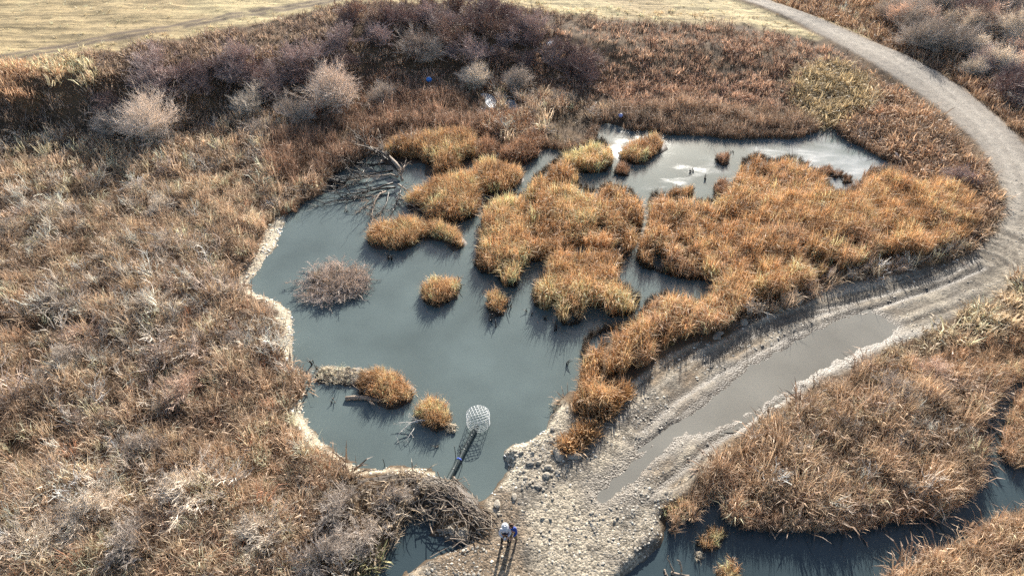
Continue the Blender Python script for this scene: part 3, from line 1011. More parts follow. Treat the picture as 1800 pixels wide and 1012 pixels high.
def mud_mound(name, x, y, c, parent, mat, pad=.25, top=.10, low=-.4):
    """low hummock under a clump, following its footprint"""
    n = 28
    V, Fc = [Vector((0, 0, top))], []
    ang = np.arctan2(y - c[1], x - c[0]); rr = np.hypot(x - c[0], y - c[1])
    for ring, (f, zz) in enumerate(((.6, top * .9), (1.0, .02), (1.2, low))):
        for k in range(n):
            a = -math.pi + 2 * math.pi * k / n
            dlt = np.abs((ang - a + math.pi) % (2 * math.pi) - math.pi)
            near_ = rr[dlt < .4]
            r = (near_.max() if len(near_) else .15) + pad * random.uniform(.6, 1.2)
            V.append(Vector((math.cos(a) * r * f, math.sin(a) * r * f, zz + random.uniform(-.02, .02))))
    for k in range(n):
        k2 = (k + 1) % n
        Fc.append((0, 1 + k, 1 + k2))
        for rg in range(2):
            Fc.append((1 + rg * n + k, 1 + (rg + 1) * n + k, 1 + (rg + 1) * n + k2, 1 + rg * n + k2))
    return mesh_obj(name, V, Fc, mat, parent, True)

def clump(outline, hh, label, cols=ORANGE, kind='cattail', spacing=.24, base_z=0.0, scale=1.0, mud=True, group=None):
    x, y, e = tufts_in(outline, hh * .6, spacing, base_z)
    hh = hh * 1.2
    if len(x) < 6:
        q = wpoly(outline, base_z + hh * .35)
        x, y = pts_in([(a * .7 + np.mean([w[0] for w in q]) * .3, b * .7 + np.mean([w[1] for w in q]) * .3) for a, b in q], spacing * .7)
        e = np.full(len(x), .3)
    if len(x) == 0:
        cx_, cy_ = np.mean(wpoly(outline, base_z + hh * .35), 0)
        x, y, e = np.array([cx_, cx_ + .1]), np.array([cy_, cy_]), np.array([.2, .2])
    c = (x.mean(), y.mean())
    root = empty('cattail_clump', (c[0], c[1], base_z))
    nrm = {'cattail': 1.6, 'grass': .45}.get(kind, 1.1)
    s = hh / nrm * (.78 + .22 * sstep(0, .5, e)) * np.random.uniform(.8, 1.15, len(x)) * scale
    az = np.arctan2(y - c[1], x - c[0])
    ln = .38 * sstep(.5, 0, e)
    rot = lean_rot(np.cos(az), np.sin(az), ln, .12)
    tint = palette(cols, x, y, .9, 5, grey=.24)
    o = tuft_mesh('leaves', kind, x - c[0], y - c[1], np.full(len(x), .0), tint, s, rot, root, M['blade_mesh'])
    if mud:
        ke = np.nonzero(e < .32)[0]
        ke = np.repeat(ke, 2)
        if len(ke):
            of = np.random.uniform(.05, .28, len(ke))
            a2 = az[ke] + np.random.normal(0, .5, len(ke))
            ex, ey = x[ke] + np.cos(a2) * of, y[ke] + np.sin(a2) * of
            tuft_mesh('shade_stalks', kind, ex - c[0], ey - c[1], np.full(len(ke), -.02), palette(ROT_SHADE, ex, ey, .9, 6), np.random.uniform(.2, .42, len(ke)), lean_rot(np.cos(a2), np.sin(a2), .25, .25), root, M['blade_mesh'])  # dark stalks added round the clump's foot, shade put into their colour
        mud_mound('mud_base', x, y, c, root, M['mud'])
    return tag(root, label, 'cattails', group or 'cattail clumps standing in the pond')

CL = [
 ([(650,399),(663,390),(687,387),(710,380),(733,382),(743,394),(743,414),(733,425),(717,437),(693,437),(667,434),(653,427)], 1.25, 'wide cattail clump right of the round brush island, left of a touching pair', ORANGE),
 ([(747,390),(767,387),(787,394),(803,404),(813,420),(808,436),(793,429),(773,422),(750,417)], 1.15, 'curved cattail clump in open water, right one of a touching pair', ORANGE),
 ([(746,496),(758,488),(777,489),(795,486),(805,497),(803,519),(787,529),(767,536),(750,532),(745,517)], 1.1, 'lone pale cattail islet in the middle of the open pond', ORANGE),
 ([(861,514),(873,507),(884,517),(886,536),(877,552),(862,548)], 1.0, 'small narrow cattail tuft in open water with dark stubs below it', ORANGE),
 ([(672,262),(700,243),(740,238),(760,231),(800,227),(827,231),(838,253),(837,277),(813,284),(800,302),(770,310),(764,292),(735,280),(700,279),(675,276)], 1.5, 'broad orange cattail bed behind the fallen dead tree', ORANGE),
 ([(708,345),(735,330),(760,318),(800,305),(835,300),(838,345),(838,366),(830,382),(810,388),(780,392),(755,384),(745,366),(716,360)], 1.5, 'dense orange cattail bed right of the fallen dead tree', ORANGE),
 ([(838,300),(832,288),(855,276),(890,289),(919,295),(914,318),(890,337),(855,342),(840,340)], 1.4, 'cattail bed between the fallen tree bed and the large central stand', ORANGE),
 ([(870,277),(885,260),(915,244),(935,224),(951,235),(951,257),(941,277),(921,288),(890,288)], 1.4, 'brown cattail bed just left of the dark mud mound', BROWN),
 ([(836,262),(842,243),(862,238),(876,252),(872,274),(850,284),(838,280)], 1.2, 'small brown cattail clump wedged between the broad orange bed and the dull brown bed', BROWN),
 ([(836,202),(880,190),(940,200),(948,225),(925,245),(880,246),(850,246),(836,228)], 1.3, 'dull brown cattail bed just below the two frozen pools', BROWN),
 ([(1088,264),(1107,250),(1133,243),(1150,233),(1165,243),(1158,264),(1140,282),(1120,289),(1096,282)], 1.2, 'orange cattail islet at the left end of the bright upper water', ORANGE),
 ([(1082,294),(1096,280),(1108,297),(1099,309),(1086,307)], .9, 'tiny cattail tuft directly below the orange islet in the bright water', BROWN),
 ([(1261,272),(1268,266),(1279,267),(1281,286),(1270,290),(1263,286)], .9, 'tiny lone cattail tuft in the middle of the bright upper water', BROWN),
 ([(1258,325),(1268,313),(1280,318),(1282,340),(1272,348),(1259,344)], 1.0, 'small cattail tuft rising just left of the right hand stand', BROWN),
 ([(1176,336),(1186,328),(1200,330),(1214,324),(1218,342),(1200,350),(1178,348)], .9, 'low double cattail tuft on the near edge of the bright water', ORANGE),
 ([(1432,298),(1446,293),(1458,288),(1464,300),(1461,310),(1436,308)], .8, 'first of three small cattail tufts in a row on white ice', BROWN),
 ([(1463,302),(1472,295),(1480,300),(1480,311),(1465,312)], .7, 'middle of three small cattail tufts in a row on white ice', BROWN),
 ([(1482,310),(1490,305),(1496,308),(1494,322),(1483,321)], .7, 'last of three small cattail tufts in a row on white ice', BROWN),
 ([(630,664),(640,650),(662,646),(690,652),(712,668),(724,688),(714,705),(690,714),(665,702),(640,690)], .9, 'orange grass tussock on the long islet beside the floating log', ORANGE),
 ([(735,710),(748,700),(762,697),(778,708),(788,725),(786,745),(768,755),(748,745),(738,728)], 1.0, 'orange grass tussock beside the white dead branch and left of the wire cage', ORANGE),
 ([(1160,886),(1180,876),(1200,874),(1212,884),(1210,902),(1185,908),(1164,906)], .8, 'rounded pale tussock at the head of the dark channel, leftmost on its bank', ORANGE),
 ([(1210,872),(1225,858),(1238,856),(1244,872),(1232,886),(1214,890)], .7, 'small pale tussock second from the left on the channel bank', ORANGE),
 ([(1238,842),(1255,824),(1274,828),(1280,846),(1262,862),(1242,860)], .9, 'pale tussock third from the left on the channel bank', ORANGE),
 ([(1234,950),(1245,932),(1262,924),(1272,934),(1264,952),(1246,964),(1234,966)], .7, 'low straggling tussock at the tip of the lower right reed bed', ORANGE),
 ([(1270,998),(1285,984),(1296,996),(1300,1030),(1264,1030)], .9, 'tussock cut by the bottom edge of the picture in the dark channel', ORANGE),
]
for out, hh, lab, cols in CL:
    clump(out, hh, lab, cols, spacing=.2 if hh < 1.2 else .24)
# tussocks on dry ground by the crossing
for out, hh, lab in (([(985,790),(990,770),(1005,768),(1015,780),(1008,797),(992,798)], .55, 'small round orange tussock among stones beside the gravel crossing'),
                     ([(1008,768),(1018,752),(1035,745),(1048,750),(1040,770),(1018,782)], .55, 'elongated orange tussock on gravel just above the small round one'),
                     ([(1035,745),(1038,722),(1070,700),(1095,675),(1108,676),(1090,702),(1060,735)], .7, 'brown tussock strip between the cattails and the gravel track')):
    clump(out, hh, lab, [(150,112,66),(178,136,80),(190,142,84)], 'grass', .15, .45, 1.2, False, 'tussocks beside the gravel crossing')

def stand(name, outline, hh, label, cols, base='water', spacing=.215, kind='cattail', minus=None):
    bz = 0.0 if base == 'water' else .35
    x, y, e = tufts_in(outline, hh * .68, spacing, bz)
    k = (e > .12) & (fbm(x * .75, y * .75, 201, 3) < .635) & (fbm(x * .5 + e * .2, y * .5, 211, 2) < .74) & (look('road', x, y) > .15) & visible(x, y, 120)
    if minus is not None:
        k &= ~inpoly(x, y, minus)
    x, y, e = x[k], y[k], e[k]
    zz = np.maximum(look('z', x, y), -.05)
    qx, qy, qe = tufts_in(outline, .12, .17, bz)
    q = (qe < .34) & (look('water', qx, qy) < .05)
    scatter('shade_stalks', 'cattail', np.stack([qx[q], qy[q], np.full(q.sum(), -.02)], 1), palette(ROT_SHADE, qx[q], qy[q], .9, 6), np.random.uniform(.22, .5, q.sum()), None, 'dark rotten stalks painting in the shade at the waterline of the ' + label, 'stalks')
    nrm = 1.6 if kind == 'cattail' else 1.1
    big = fbm(x * .55, y * .55, 91, 3)
    s = hh / nrm * (.8 + .2 * sstep(0, .6, e)) * np.random.uniform(.82, 1.15, len(x)) * (.68 + .64 * big)
    ox, oy, hv = cells(x, y, .72, 3)
    rr = np.hypot(ox, oy)
    kk = (np.random.rand(len(x)) > .65 * sstep(.36, .6, rr)) | (e < .35)
    x, y, zz, s, ox, oy, rr, hv = [a_[kk] for a_ in (x, y, zz, s, ox, oy, rr, hv)]
    s = s * (1.32 - .9 * rr) * (.75 + .5 * hv)
    s = np.minimum(s, 1.3)
    tint = palette(cols, x, y, .35, 7, grey=.24) * (.82 + .36 * hv)[:, None]
    return scatter(name, kind, np.stack([x, y, zz], 1), tint, s, lean_rot(ox, oy, .32 * rr, .10), label, 'cattails')

M1 = [(834,467),(838,440),(845,400),(850,380),(850,355),(875,345),(905,338),(930,345),(924,330),(940,308),(965,290),(985,270),(1010,262),(1030,250),(1060,244),
      (1076,265),(1075,290),(1062,304),(1035,306),(1008,302),(1000,312),(1012,320),(1040,333),(1075,321),(1112,335),(1126,355),(1131,380),(1127,410),(1115,432),(1101,452),
      (1088,472),(1078,490),(1102,500),(1124,520),(1123,540),(1106,556),(1075,558),(1055,542),(1032,538),(1024,552),(1017,574),(988,574),(980,556),(985,540),
      (975,532),(960,548),(940,537),(934,510),(945,490),(975,470),(960,458),(930,462),(915,482),(906,508),(884,503),(870,482),(848,482)]
M2 = [(1116,455),(1125,430),(1134,410),(1144,385),(1140,352),(1148,338),(1180,345),(1215,350),(1250,350),(1284,342),(1287,322),(1303,300),(1303,280),(1333,270),(1360,282),
      (1387,272),(1415,285),(1452,310),(1460,328),(1480,345),(1500,340),(1526,320),(1527,303),(1565,300),(1600,315),(1640,318),(1690,330),(1720,360),(1715,400),(1680,440),(1620,462),
      (1520,478),(1450,492),(1420,515),(1370,535),(1310,548),(1285,572),(1275,592),(1205,602),(1180,620),(1130,655),(1100,682),(1070,722),(1040,742),(1005,735),(992,705),(1010,690),
      (1022,670),(1026,640),(1021,622),(1028,590),(1040,583),(1075,573),(1112,562),(1130,542),(1142,520),(1170,513),(1198,522),(1222,527),(1250,520),(1262,503),(1240,494),(1200,492),(1160,480),(1128,472)]
stand('cattail_stand', M1, 1.85, 'large orange cattail stand in the centre of the pond', ORANGE)
stand('cattail_stand', M2, 1.75, 'large orange cattail stand between the pond and the gravel track', ORANGE + [(178, 140, 104)])

# ------------------------------------------------------------------ vegetation on land
def land_points(spacing, y0, y1):
    gx, gy = np.meshgrid(np.arange(-95, 95, spacing), np.arange(y0, y1, spacing))
    gx = gx.ravel() + np.random.uniform(-.5, .5, gx.size) * spacing
    gy = gy.ravel() + np.random.uniform(-.5, .5, gy.size) * spacing
    k = visible(gx, gy, 70)
    gx, gy = gx[k], gy[k]
    k = (look('water', gx, gy) > .10) & (look('road', gx, gy) > .12) & (look('rim', gx, gy) > .05) & (look('ice', gx, gy) > .1)
    return gx[k], gy[k]

L1 = land_points(.25, 12, 46)
L2 = land_points(.33, 46, 72)
L3 = land_points(.46, 72, 112)
lx, ly = np.concatenate([L1[0], L2[0], L3[0]]), np.concatenate([L1[1], L2[1], L3[1]])
GAP = gpoly([(-60,570),(0,572),(60,582),(120,572),(160,580),(200,605)])
k = (pdist(lx, ly + (fbm(lx, ly, 5) - .5) * .8, GAP) > .55) & ~inpoly(lx, ly, wpoly([(735,838),(790,846),(822,872),(868,915),(868,945),(800,950),(745,945),(735,900)], .3))
lx, ly = lx[k], ly[k]
lz = look('z', lx, ly)
lp = look('plat', lx, ly)
lw, lr = look('water', lx, ly), look('road', lx, ly)
N = len(lx)
ZP = {
 'slope': None,
 'orange_bank': [(-40,120),(60,105),(150,105),(175,140),(120,170),(0,190),(-40,190)],
 'rust': [(560,175),(640,110),(800,110),(1000,55),(1060,45),(1300,50),(1420,75),(1490,105),(1480,140),(1400,190),(1250,215),(1100,190),(900,150),(760,160)],
 'olive': [(1400,205),(1395,150),(1410,122),(1470,108),(1535,150),(1530,185),(1500,200),(1480,225),(1430,225)],
 'roadside': [(1478,222),(1500,195),(1540,190),(1535,140),(1500,108),(1530,112),(1600,155),(1680,220),(1735,285),(1760,340),(1755,400),(1720,435),(1690,440),(1690,380),(1640,330),(1560,290),(1500,255)],
 'brownreed': [(470,240),(560,190),(700,165),(845,160),(850,200),(840,245),(800,255),(700,258),(640,275),(590,300),(520,330),(470,300)],
 'shorereed': [(1040,225),(1040,200),(1150,185),(1300,195),(1420,195),(1480,215),(1430,240),(1330,250),(1200,245),(1100,235)],
 'mudmound': [(960,262),(958,240),(968,205),(1010,195),(1045,215),(1040,250),(1010,268)],
 'outer': [(1345,-60),(1900,-60),(1900,320),(1800,250),(1720,175),(1600,98),(1467,42),(1347,-2)],
 'pale': [(1560,640),(1620,598),(1700,555),(1800,500),(1860,470),(1860,560),(1760,590),(1690,600),(1620,640)],
 'golden': [(1480,700),(1560,640),(1640,620),(1800,580),(1860,640),(1760,680),(1660,660),(1560,690)],
 'right': [(1165,900),(1300,770),(1480,655),(1860,470),(1900,1120),(1040,1120)],
 'damveg': [(600,850),(640,835),(760,838),(800,860),(860,900),(870,940),(760,985),(700,1100),(560,1100),(560,900)],
 'green': [(635,985),(660,955),(695,950),(705,975),(690,1000),(650,1005)],
}
zone = np.full(N, 'left', dtype='<U12')
zone[lp > 0.02] = 'slope'
for k_ in ('rust', 'orange_bank', 'brownreed', 'shorereed', 'olive', 'roadside', 'mudmound', 'right', 'golden', 'pale', 'damveg', 'green', 'outer'):
    zone[inpoly(lx, ly, gpoly(ZP[k_]))] = k_
M2w = wpoly(M2, .5)
zone[inpoly(lx, ly, M2w)] = 'none'
zone[(lp > 1.0) & (zone != 'outer') & (zone != 'roadside')] = 'field'
zone[(lr < .6) & (zone != 'none') & (ly > 40)] = 'verge'
nb = fbm(lx * .18, ly * .18, 101, 4)
nb2 = fbm(lx * .55, ly * .55, 111, 3)
ru = np.random.rand(N)
rid = np.random.rand(N)

def grow(name, mask, kind, cols, h0, h1, label, cat, seed=1, s=.3, keep=1.0, lift=0.0, rnd=.5, clumpy=.5, guard=True, cell=.95, gk=.95, gaps=.75):
    m = mask & (rid < keep)
    hk = (h0 + h1) * .5
    f_ = CAM_H / (CAM_H - hk * gk)
    if guard:      # plants that would hang over the open shore stay low or are missing
        over = (look('water', lx * f_, ly * f_) < .05) | (look('rim', lx * f_, ly * f_) < .02) | (look('ice', lx * f_, ly * f_) < .05) | (look('road', lx * f_, ly * f_) < -.1)
        m &= ~over
    m &= np.random.rand(N) < (1 - clumpy * .5 + clumpy * (nb2 - .5) * 3)
    if kind == 'reed' and (m & (ly > 50)).sum() > 200 and (m & (ly <= 50)).sum() > 200:
        a_ = (mask, kind, cols, h0, h1, label, cat, seed, s, keep, lift, rnd, clumpy, guard, cell, gk, gaps)
        grow(name, mask & (ly <= 50), *a_[1:])
        return grow(name, mask & (ly > 50), 'reedfar', cols, h0, h1, label.replace('covering', 'farther off, covering') if 'covering' in label else label + ', farther part', cat, seed, s, keep, lift, rnd, clumpy, guard, cell, gk, gaps)
    ox, oy, hv = cells(lx, ly, cell, seed)
    m &= np.random.rand(N) > gaps * sstep(.32, .58, np.hypot(ox, oy))
    x, y, zz = lx[m], ly[m], lz[m]
    nrm = {'cattail': 1.6, 'reed': 1.1, 'grass': .45, 'mat': .5, 'brush': 1.25, 'reedfar': 1.1}[kind]
    sc = np.minimum(np.random.uniform(h0, h1, len(x)) / nrm * (.7 + .6 * nb2[m]), 1.7)
    S3 = np.stack([sc, sc, sc], 1)
    if kind in ('grass', 'mat'):
        S3[:, :2] *= 1.25
    if kind in ('reed', 'reedfar'):
        S3[:, :2] = np.minimum(S3[:, :2], 1.0) * .95
    ox, oy, hv = ox[m], oy[m], hv[m]
    rr = np.hypot(ox, oy)
    S3 *= np.clip((1.42 - 1.05 * rr) * (.7 + .6 * hv), .3, 1.6)[:, None]
    rot = lean_rot(ox, oy, .5 * rr, .2)
    return scatter(name, kind, np.stack([x, y, zz + lift], 1), palette(cols, x, y, s, seed, rnd) * (.78 + .44 * hv)[:, None], S3, rot, label, cat)

TAN = [(144, 114, 86), (190, 154, 114), (216, 184, 142), (170, 130, 94), (204, 168, 130)]
GREYT = [(158, 146, 136), (184, 172, 160), (204, 192, 178), (172, 150, 138)]
PURPLE = [(118, 100, 96), (142, 124, 118), (160, 140, 132), (126, 104, 94)]
left = zone == 'left'
bm_ = sstep(.50, .60, nb)                         # drifts of grey brush
grow('tan_sedge', left & (ru > bm_ * .45), 'reed', TAN, .8, 1.25, 'tangled tan sedge covering the flat left of the pond', 'sedge', 2, .22)
grow('flattened_sedge', left & (ru < .4), 'mat', [(120, 92, 68), (150, 116, 84), (176, 140, 104)], .4, .8, 'flattened brown sedge litter on the left flat', 'sedge', 3, .3)
grow('grey_brush', left & (ru < .015 + bm_ * .22), 'brush', GREYT, .9, 1.7, 'low grey bare brush growing through the left flat', 'brush', 4, .3)
grow('rust_sedge', left & (ru > .86) & (lx > -24), 'reed', [(150, 92, 50), (186, 116, 60), (170, 104, 58)], .7, 1.1, 'rust orange sedge patches near the left shore', 'sedge', 5, .3, .3)
sl_ = zone == 'slope'
grow('slope_grass', sl_, 'grass', [(122, 98, 82), (152, 122, 98), (140, 112, 94), (172, 140, 108)], .3, .6, 'dark reddish grass on the shaded far slope', 'grass', 6, .15)
grow('slope_brush', sl_ & (ru < .06), 'brush', PURPLE, .8, 1.6, 'dark purple bare brush mass on the far slope', 'brush', 7, .2)
ob = zone == 'orange_bank'
grow('bank_grass', ob, 'grass', [(170, 126, 84), (200, 152, 100), (214, 176, 124)], .4, .7, 'orange tan grass bank below the field at far left', 'grass', 8, .15)
ru_ = zone == 'rust'
grow('rust_grass', ru_, 'grass', [(140, 100, 76), (176, 130, 96), (194, 150, 112), (160, 116, 90)], .3, .55, 'rust brown grass slope above the pond', 'grass', 9, .13)
grow('rust_brush', ru_ & (ru < .07), 'brush', [(130, 104, 88), (150, 116, 94), (118, 92, 84)], .6, 1.2, 'thin brown bare brush in the rust grass', 'brush', 10, .2)
grow('brown_reeds', zone == 'brownreed', 'reed', [(126, 94, 72), (158, 116, 84), (176, 132, 96), (140, 102, 78)], .9, 1.4, 'brown reeds on wet ground left of the frozen pools', 'reeds', 11, .2)
grow('shore_reeds', zone == 'shorereed', 'reed', [(128, 102, 82), (156, 124, 98), (170, 132, 98)], .9, 1.4, 'grey brown reed fringe along the upper shore', 'reeds', 12, .3)
grow('olive_grass', zone == 'olive', 'mat', [(164, 138, 84), (190, 164, 104), (176, 150, 96), (150, 122, 78)], .7, 1.1, 'yellow olive grass patch inside the road bend', 'grass', 13, .3)
rs = zone == 'roadside'
grow('roadside_grass', rs, 'mat', [(140, 104, 70), (176, 134, 90), (196, 154, 106), (160, 112, 70)], .6, 1.1, 'golden brown tangled grass inside the road bend', 'grass', 14, .25)
grow('roadside_brush', rs & (ru < .06), 'brush', PURPLE + GREYT[:1], .7, 1.2, 'grey brush tangled in the grass inside the road bend', 'brush', 15, .3)
grow('mound_grass', (zone == 'mudmound') & (ru < .35), 'mat', [(96, 82, 68), (130, 108, 80), (120, 104, 70)], .3, .6, 'thin dark grass on the mud mound between the ponds', 'grass', 16, .6)
rt = zone == 'right'
grow('reed_bed', rt, 'reed', [(140, 110, 82), (180, 144, 104), (208, 172, 126), (162, 124, 86), (192, 154, 112)], 1.0, 1.45, 'dense tan reed bed right of the gravel track', 'reeds', 17, .25, clumpy=.3, gk=1.25)
grow('reed_litter', rt & (ru < .3), 'mat', [(128, 98, 76), (160, 124, 92)], .6, 1.0, 'flattened reeds within the bed right of the track', 'reeds', 18, .3, gk=1.25)
grow('reed_brush', rt & (ru < .02 + .12 * bm_), 'brush', GREYT, .9, 1.6, 'grey bare brush in the reed bed right of the track', 'brush', 19, .3, gk=1.4)
edge = rt & (lr < 1.3)
grow('edge_tussocks', ((zone == 'right') | (zone == 'golden') | (zone == 'verge')) & (lr < 1.3) & (lx > 5) & (ly < 46), 'mat', [(92, 76, 54), (124, 100, 66), (160, 128, 82)], .2, .42, 'low dark mossy tussocks along the right edge of the track', 'tussocks', 33, .8, .8, guard=False, cell=.5)
grow('golden_grass', zone == 'golden', 'reed', [(166, 122, 78), (194, 148, 98), (206, 164, 114)], .7, 1.1, 'golden orange grass strip beside the track at right', 'grass', 20, .3, gk=1.25)
grow('pale_grass', zone == 'pale', 'mat', [(186, 158, 116), (212, 190, 146), (160, 128, 88)], .6, .9, 'pale straw grass lying over at the right road edge', 'grass', 21, .5, clumpy=.9, gk=1.4)
ou = zone == 'outer'
grow('outer_grass', ou, 'grass', [(128, 94, 64), (164, 122, 80), (180, 136, 90), (120, 86, 64)], .5, .9, 'brown gold grass beyond the gravel road', 'grass', 22, .12)
grow('outer_brush', ou & (ru < .08) & (lr > 4), 'brush', GREYT + PURPLE[:2], .9, 1.7, 'grey bare brush mass beyond the gravel road', 'brush', 23, .2)
grow('verge_grass', zone == 'verge', 'grass', [(150, 122, 84), (176, 146, 100), (160, 126, 80)], .15, .38, 'short dry grass along the gravel road edges', 'grass', 24, .3, .7)
fd = (zone == 'field') & (lr > .8)
grow('margin_grass', fd & (lp < 1.25) & (look('frut', lx, ly) > .7), 'grass', [(190, 166, 112), (212, 190, 138), (180, 148, 98)], .12, .32, 'short straw grass along the field margin', 'grass', 25, .3, .8, clumpy=.8)
grow('stubble', fd & (lp >= 1.2) & (look('frut', lx, ly) > 1.0), 'grass', [(196, 176, 126), (214, 196, 148), (186, 164, 116)], .08, .2, 'pale straw stubble standing in the field', 'stubble', 26, .2, .3, clumpy=.6)
dv = zone == 'damveg'
grow('dam_sedge', dv & (ru > .5), 'mat', [(110, 92, 70), (146, 122, 90), (170, 142, 104)], .4, .8, 'brown sedge around the beaver dam', 'sedge', 27, .5)
grow('dam_brush', dv & (ru < .14), 'brush', GREYT, .8, 1.4, 'grey brush heaped behind the beaver dam', 'brush', 28, .4)
grow('green_grass', zone == 'green', 'mat', [(150, 150, 70), (180, 172, 84), (200, 180, 100)], .5, .8, 'yellow green grass tuft beside the stream below the dam', 'grass', 29, .8, clumpy=0)

# tall fringe where reed beds meet the water
fx, fy = pts_in([(-45, 14), (60, 14), (60, 62), (-45, 62)], .24)
fw = look('water', fx, fy)
fc_ = look('chan', fx, fy)
k = (fw > -.35) & (fw < .35) & (look('road', fx, fy) > .5) & (look('rim', fx, fy) > .4) & visible(fx, fy, 90)
rightw = inpoly(fx, fy, gpoly(ZP['right']))
f_ = CAM_H / (CAM_H - 1.3)
k1 = k & rightw & ~((look('water', fx * f_, fy * f_) < -.15) & (look('water', fx * 1.02, fy * 1.02) < 0))
hh_ = np.random.uniform(1.0, 1.5, k1.sum()) / 1.6
scatter('channel_fringe', 'cattail', np.stack([fx[k1], fy[k1], np.maximum(look('z', fx[k1], fy[k1]), 0)], 1), palette([(160, 116, 76), (192, 146, 98), (206, 162, 114)], fx[k1], fy[k1], .4, 31), hh_ * .85, None, 'drooping cattails fringing the dark channel', 'cattails')
k2 = k & ~rightw & (fy > 46) & ~inpoly(fx, fy, M2w)
scatter('pond_fringe', 'cattail', np.stack([fx[k2], fy[k2], np.maximum(look('z', fx[k2], fy[k2]), 0)], 1), palette([(124, 94, 70), (150, 114, 82), (166, 124, 84)], fx[k2], fy[k2], .4, 32), np.random.uniform(.7, 1.15, k2.sum()) / 1.6, None, 'dull reeds fringing the upper shore of the pond', 'reeds')

# ------------------------------------------------------------------ gravel and cobbles
gx_, gy_ = pts_in([(-12, 14), (45, 14), (45, 55), (-12, 55)], .15)
rd, pd_, wt = look('road', gx_, gy_), look('pud', gx_, gy_), look('water', gx_, gy_)
dens = sstep(.38, .64, fbm(gx_ * .45, gy_ * .45, 121, 4)) * .85 + .12
dens = dens * np.where(gy_ > 34, .25, 1.0) * sstep(.1, .9, pd_) * np.clip(look('rut', gx_, gy_) / .3, .15, 1)
k = (rd < .1) & (wt > .02) & visible(gx_, gy_, 30) & (np.random.rand(len(gx_)) < dens * .9)
px_, py_ = gx_[k], gy_[k]
sz = .03 + .07 * np.random.rand(len(px_)) ** 3.5
scatter('gravel', 'pebble', np.stack([px_, py_, look('z', px_, py_) + sz * .08], 1), palette([(120, 114, 104), (140, 133, 121), (164, 156, 142), (130, 122, 110)], px_, py_, .6, 41, .8), np.stack([sz, sz, sz * .5], 1), None, 'loose pale pebbles strewn over the gravel crossing', 'gravel')
# rim clods
gx_, gy_ = pts_in([(-30, 18), (2, 18), (2, 50), (-30, 50)], .16)
k = ((look('rim', gx_, gy_) < .15) | ((wt_ := look('water', gx_, gy_)) < .5) & (wt_ > .0) & (look('road', gx_, gy_) < .2)) & (np.random.rand(len(gx_)) < .45) & (look('water', gx_, gy_) > -.06)
px_, py_ = gx_[k], gy_[k]
sz = .03 + .07 * np.random.rand(len(px_)) ** 2
scatter('mud_clods', 'pebble', np.stack([px_, py_, look('z', px_, py_) + sz * .1], 1), palette([(176, 164, 144), (204, 194, 174), (216, 208, 190)], px_, py_, .6, 43, .8), sz, None, 'pale clods of dried mud on the pond rim', 'mud')

# ------------------------------------------------------------------ bare shrubs, each one a thing
rng = random.Random(23)
SHRUB = {}
def shrub_proto(key, *a, **kw):
    S, T = shrub_geo(rng, *a, **kw)
    SHRUB[key] = (raw_mesh('stems', *S, M['bark']), raw_mesh('twigs', *T, M['bark']))
for i in range(3):
    shrub_proto('willow%d' % i, 70, 2.6, 3.9, .5, 9, 8, .030, .15)
for i in range(2):
    shrub_proto('thicket%d' % i, 40, 1.8, 2.8, .7, 8, 6, .036, .15)
for i in range(3):
    shrub_proto('low%d' % i, 56, 1.9, 1.6, .35, 8, 6, .024, .3)

def place_shrub(name, key, x, y, zz, s, rz, colr, label, group=None, cat='shrub', sz=None, tilt=(0, 0)):
    st, tw_ = SHRUB[key]
    root = bpy.data.objects.new(name, None)
    root.empty_display_size = .2
    root.location = (x, y, zz)
    root.rotation_euler = (tilt[0], tilt[1], rz)
    root.scale = (s, s, sz or s)
    C.objects.link(root)
    for nm, me, f in (('stems', st, .9), ('twigs', tw_, 1.0)):
        o = bpy.data.objects.new(nm, me)
        o.color = tuple(c * f for c in colr) + (1,)
        o.parent = root
        C.objects.link(o)
    return tag(root, label, cat, group)

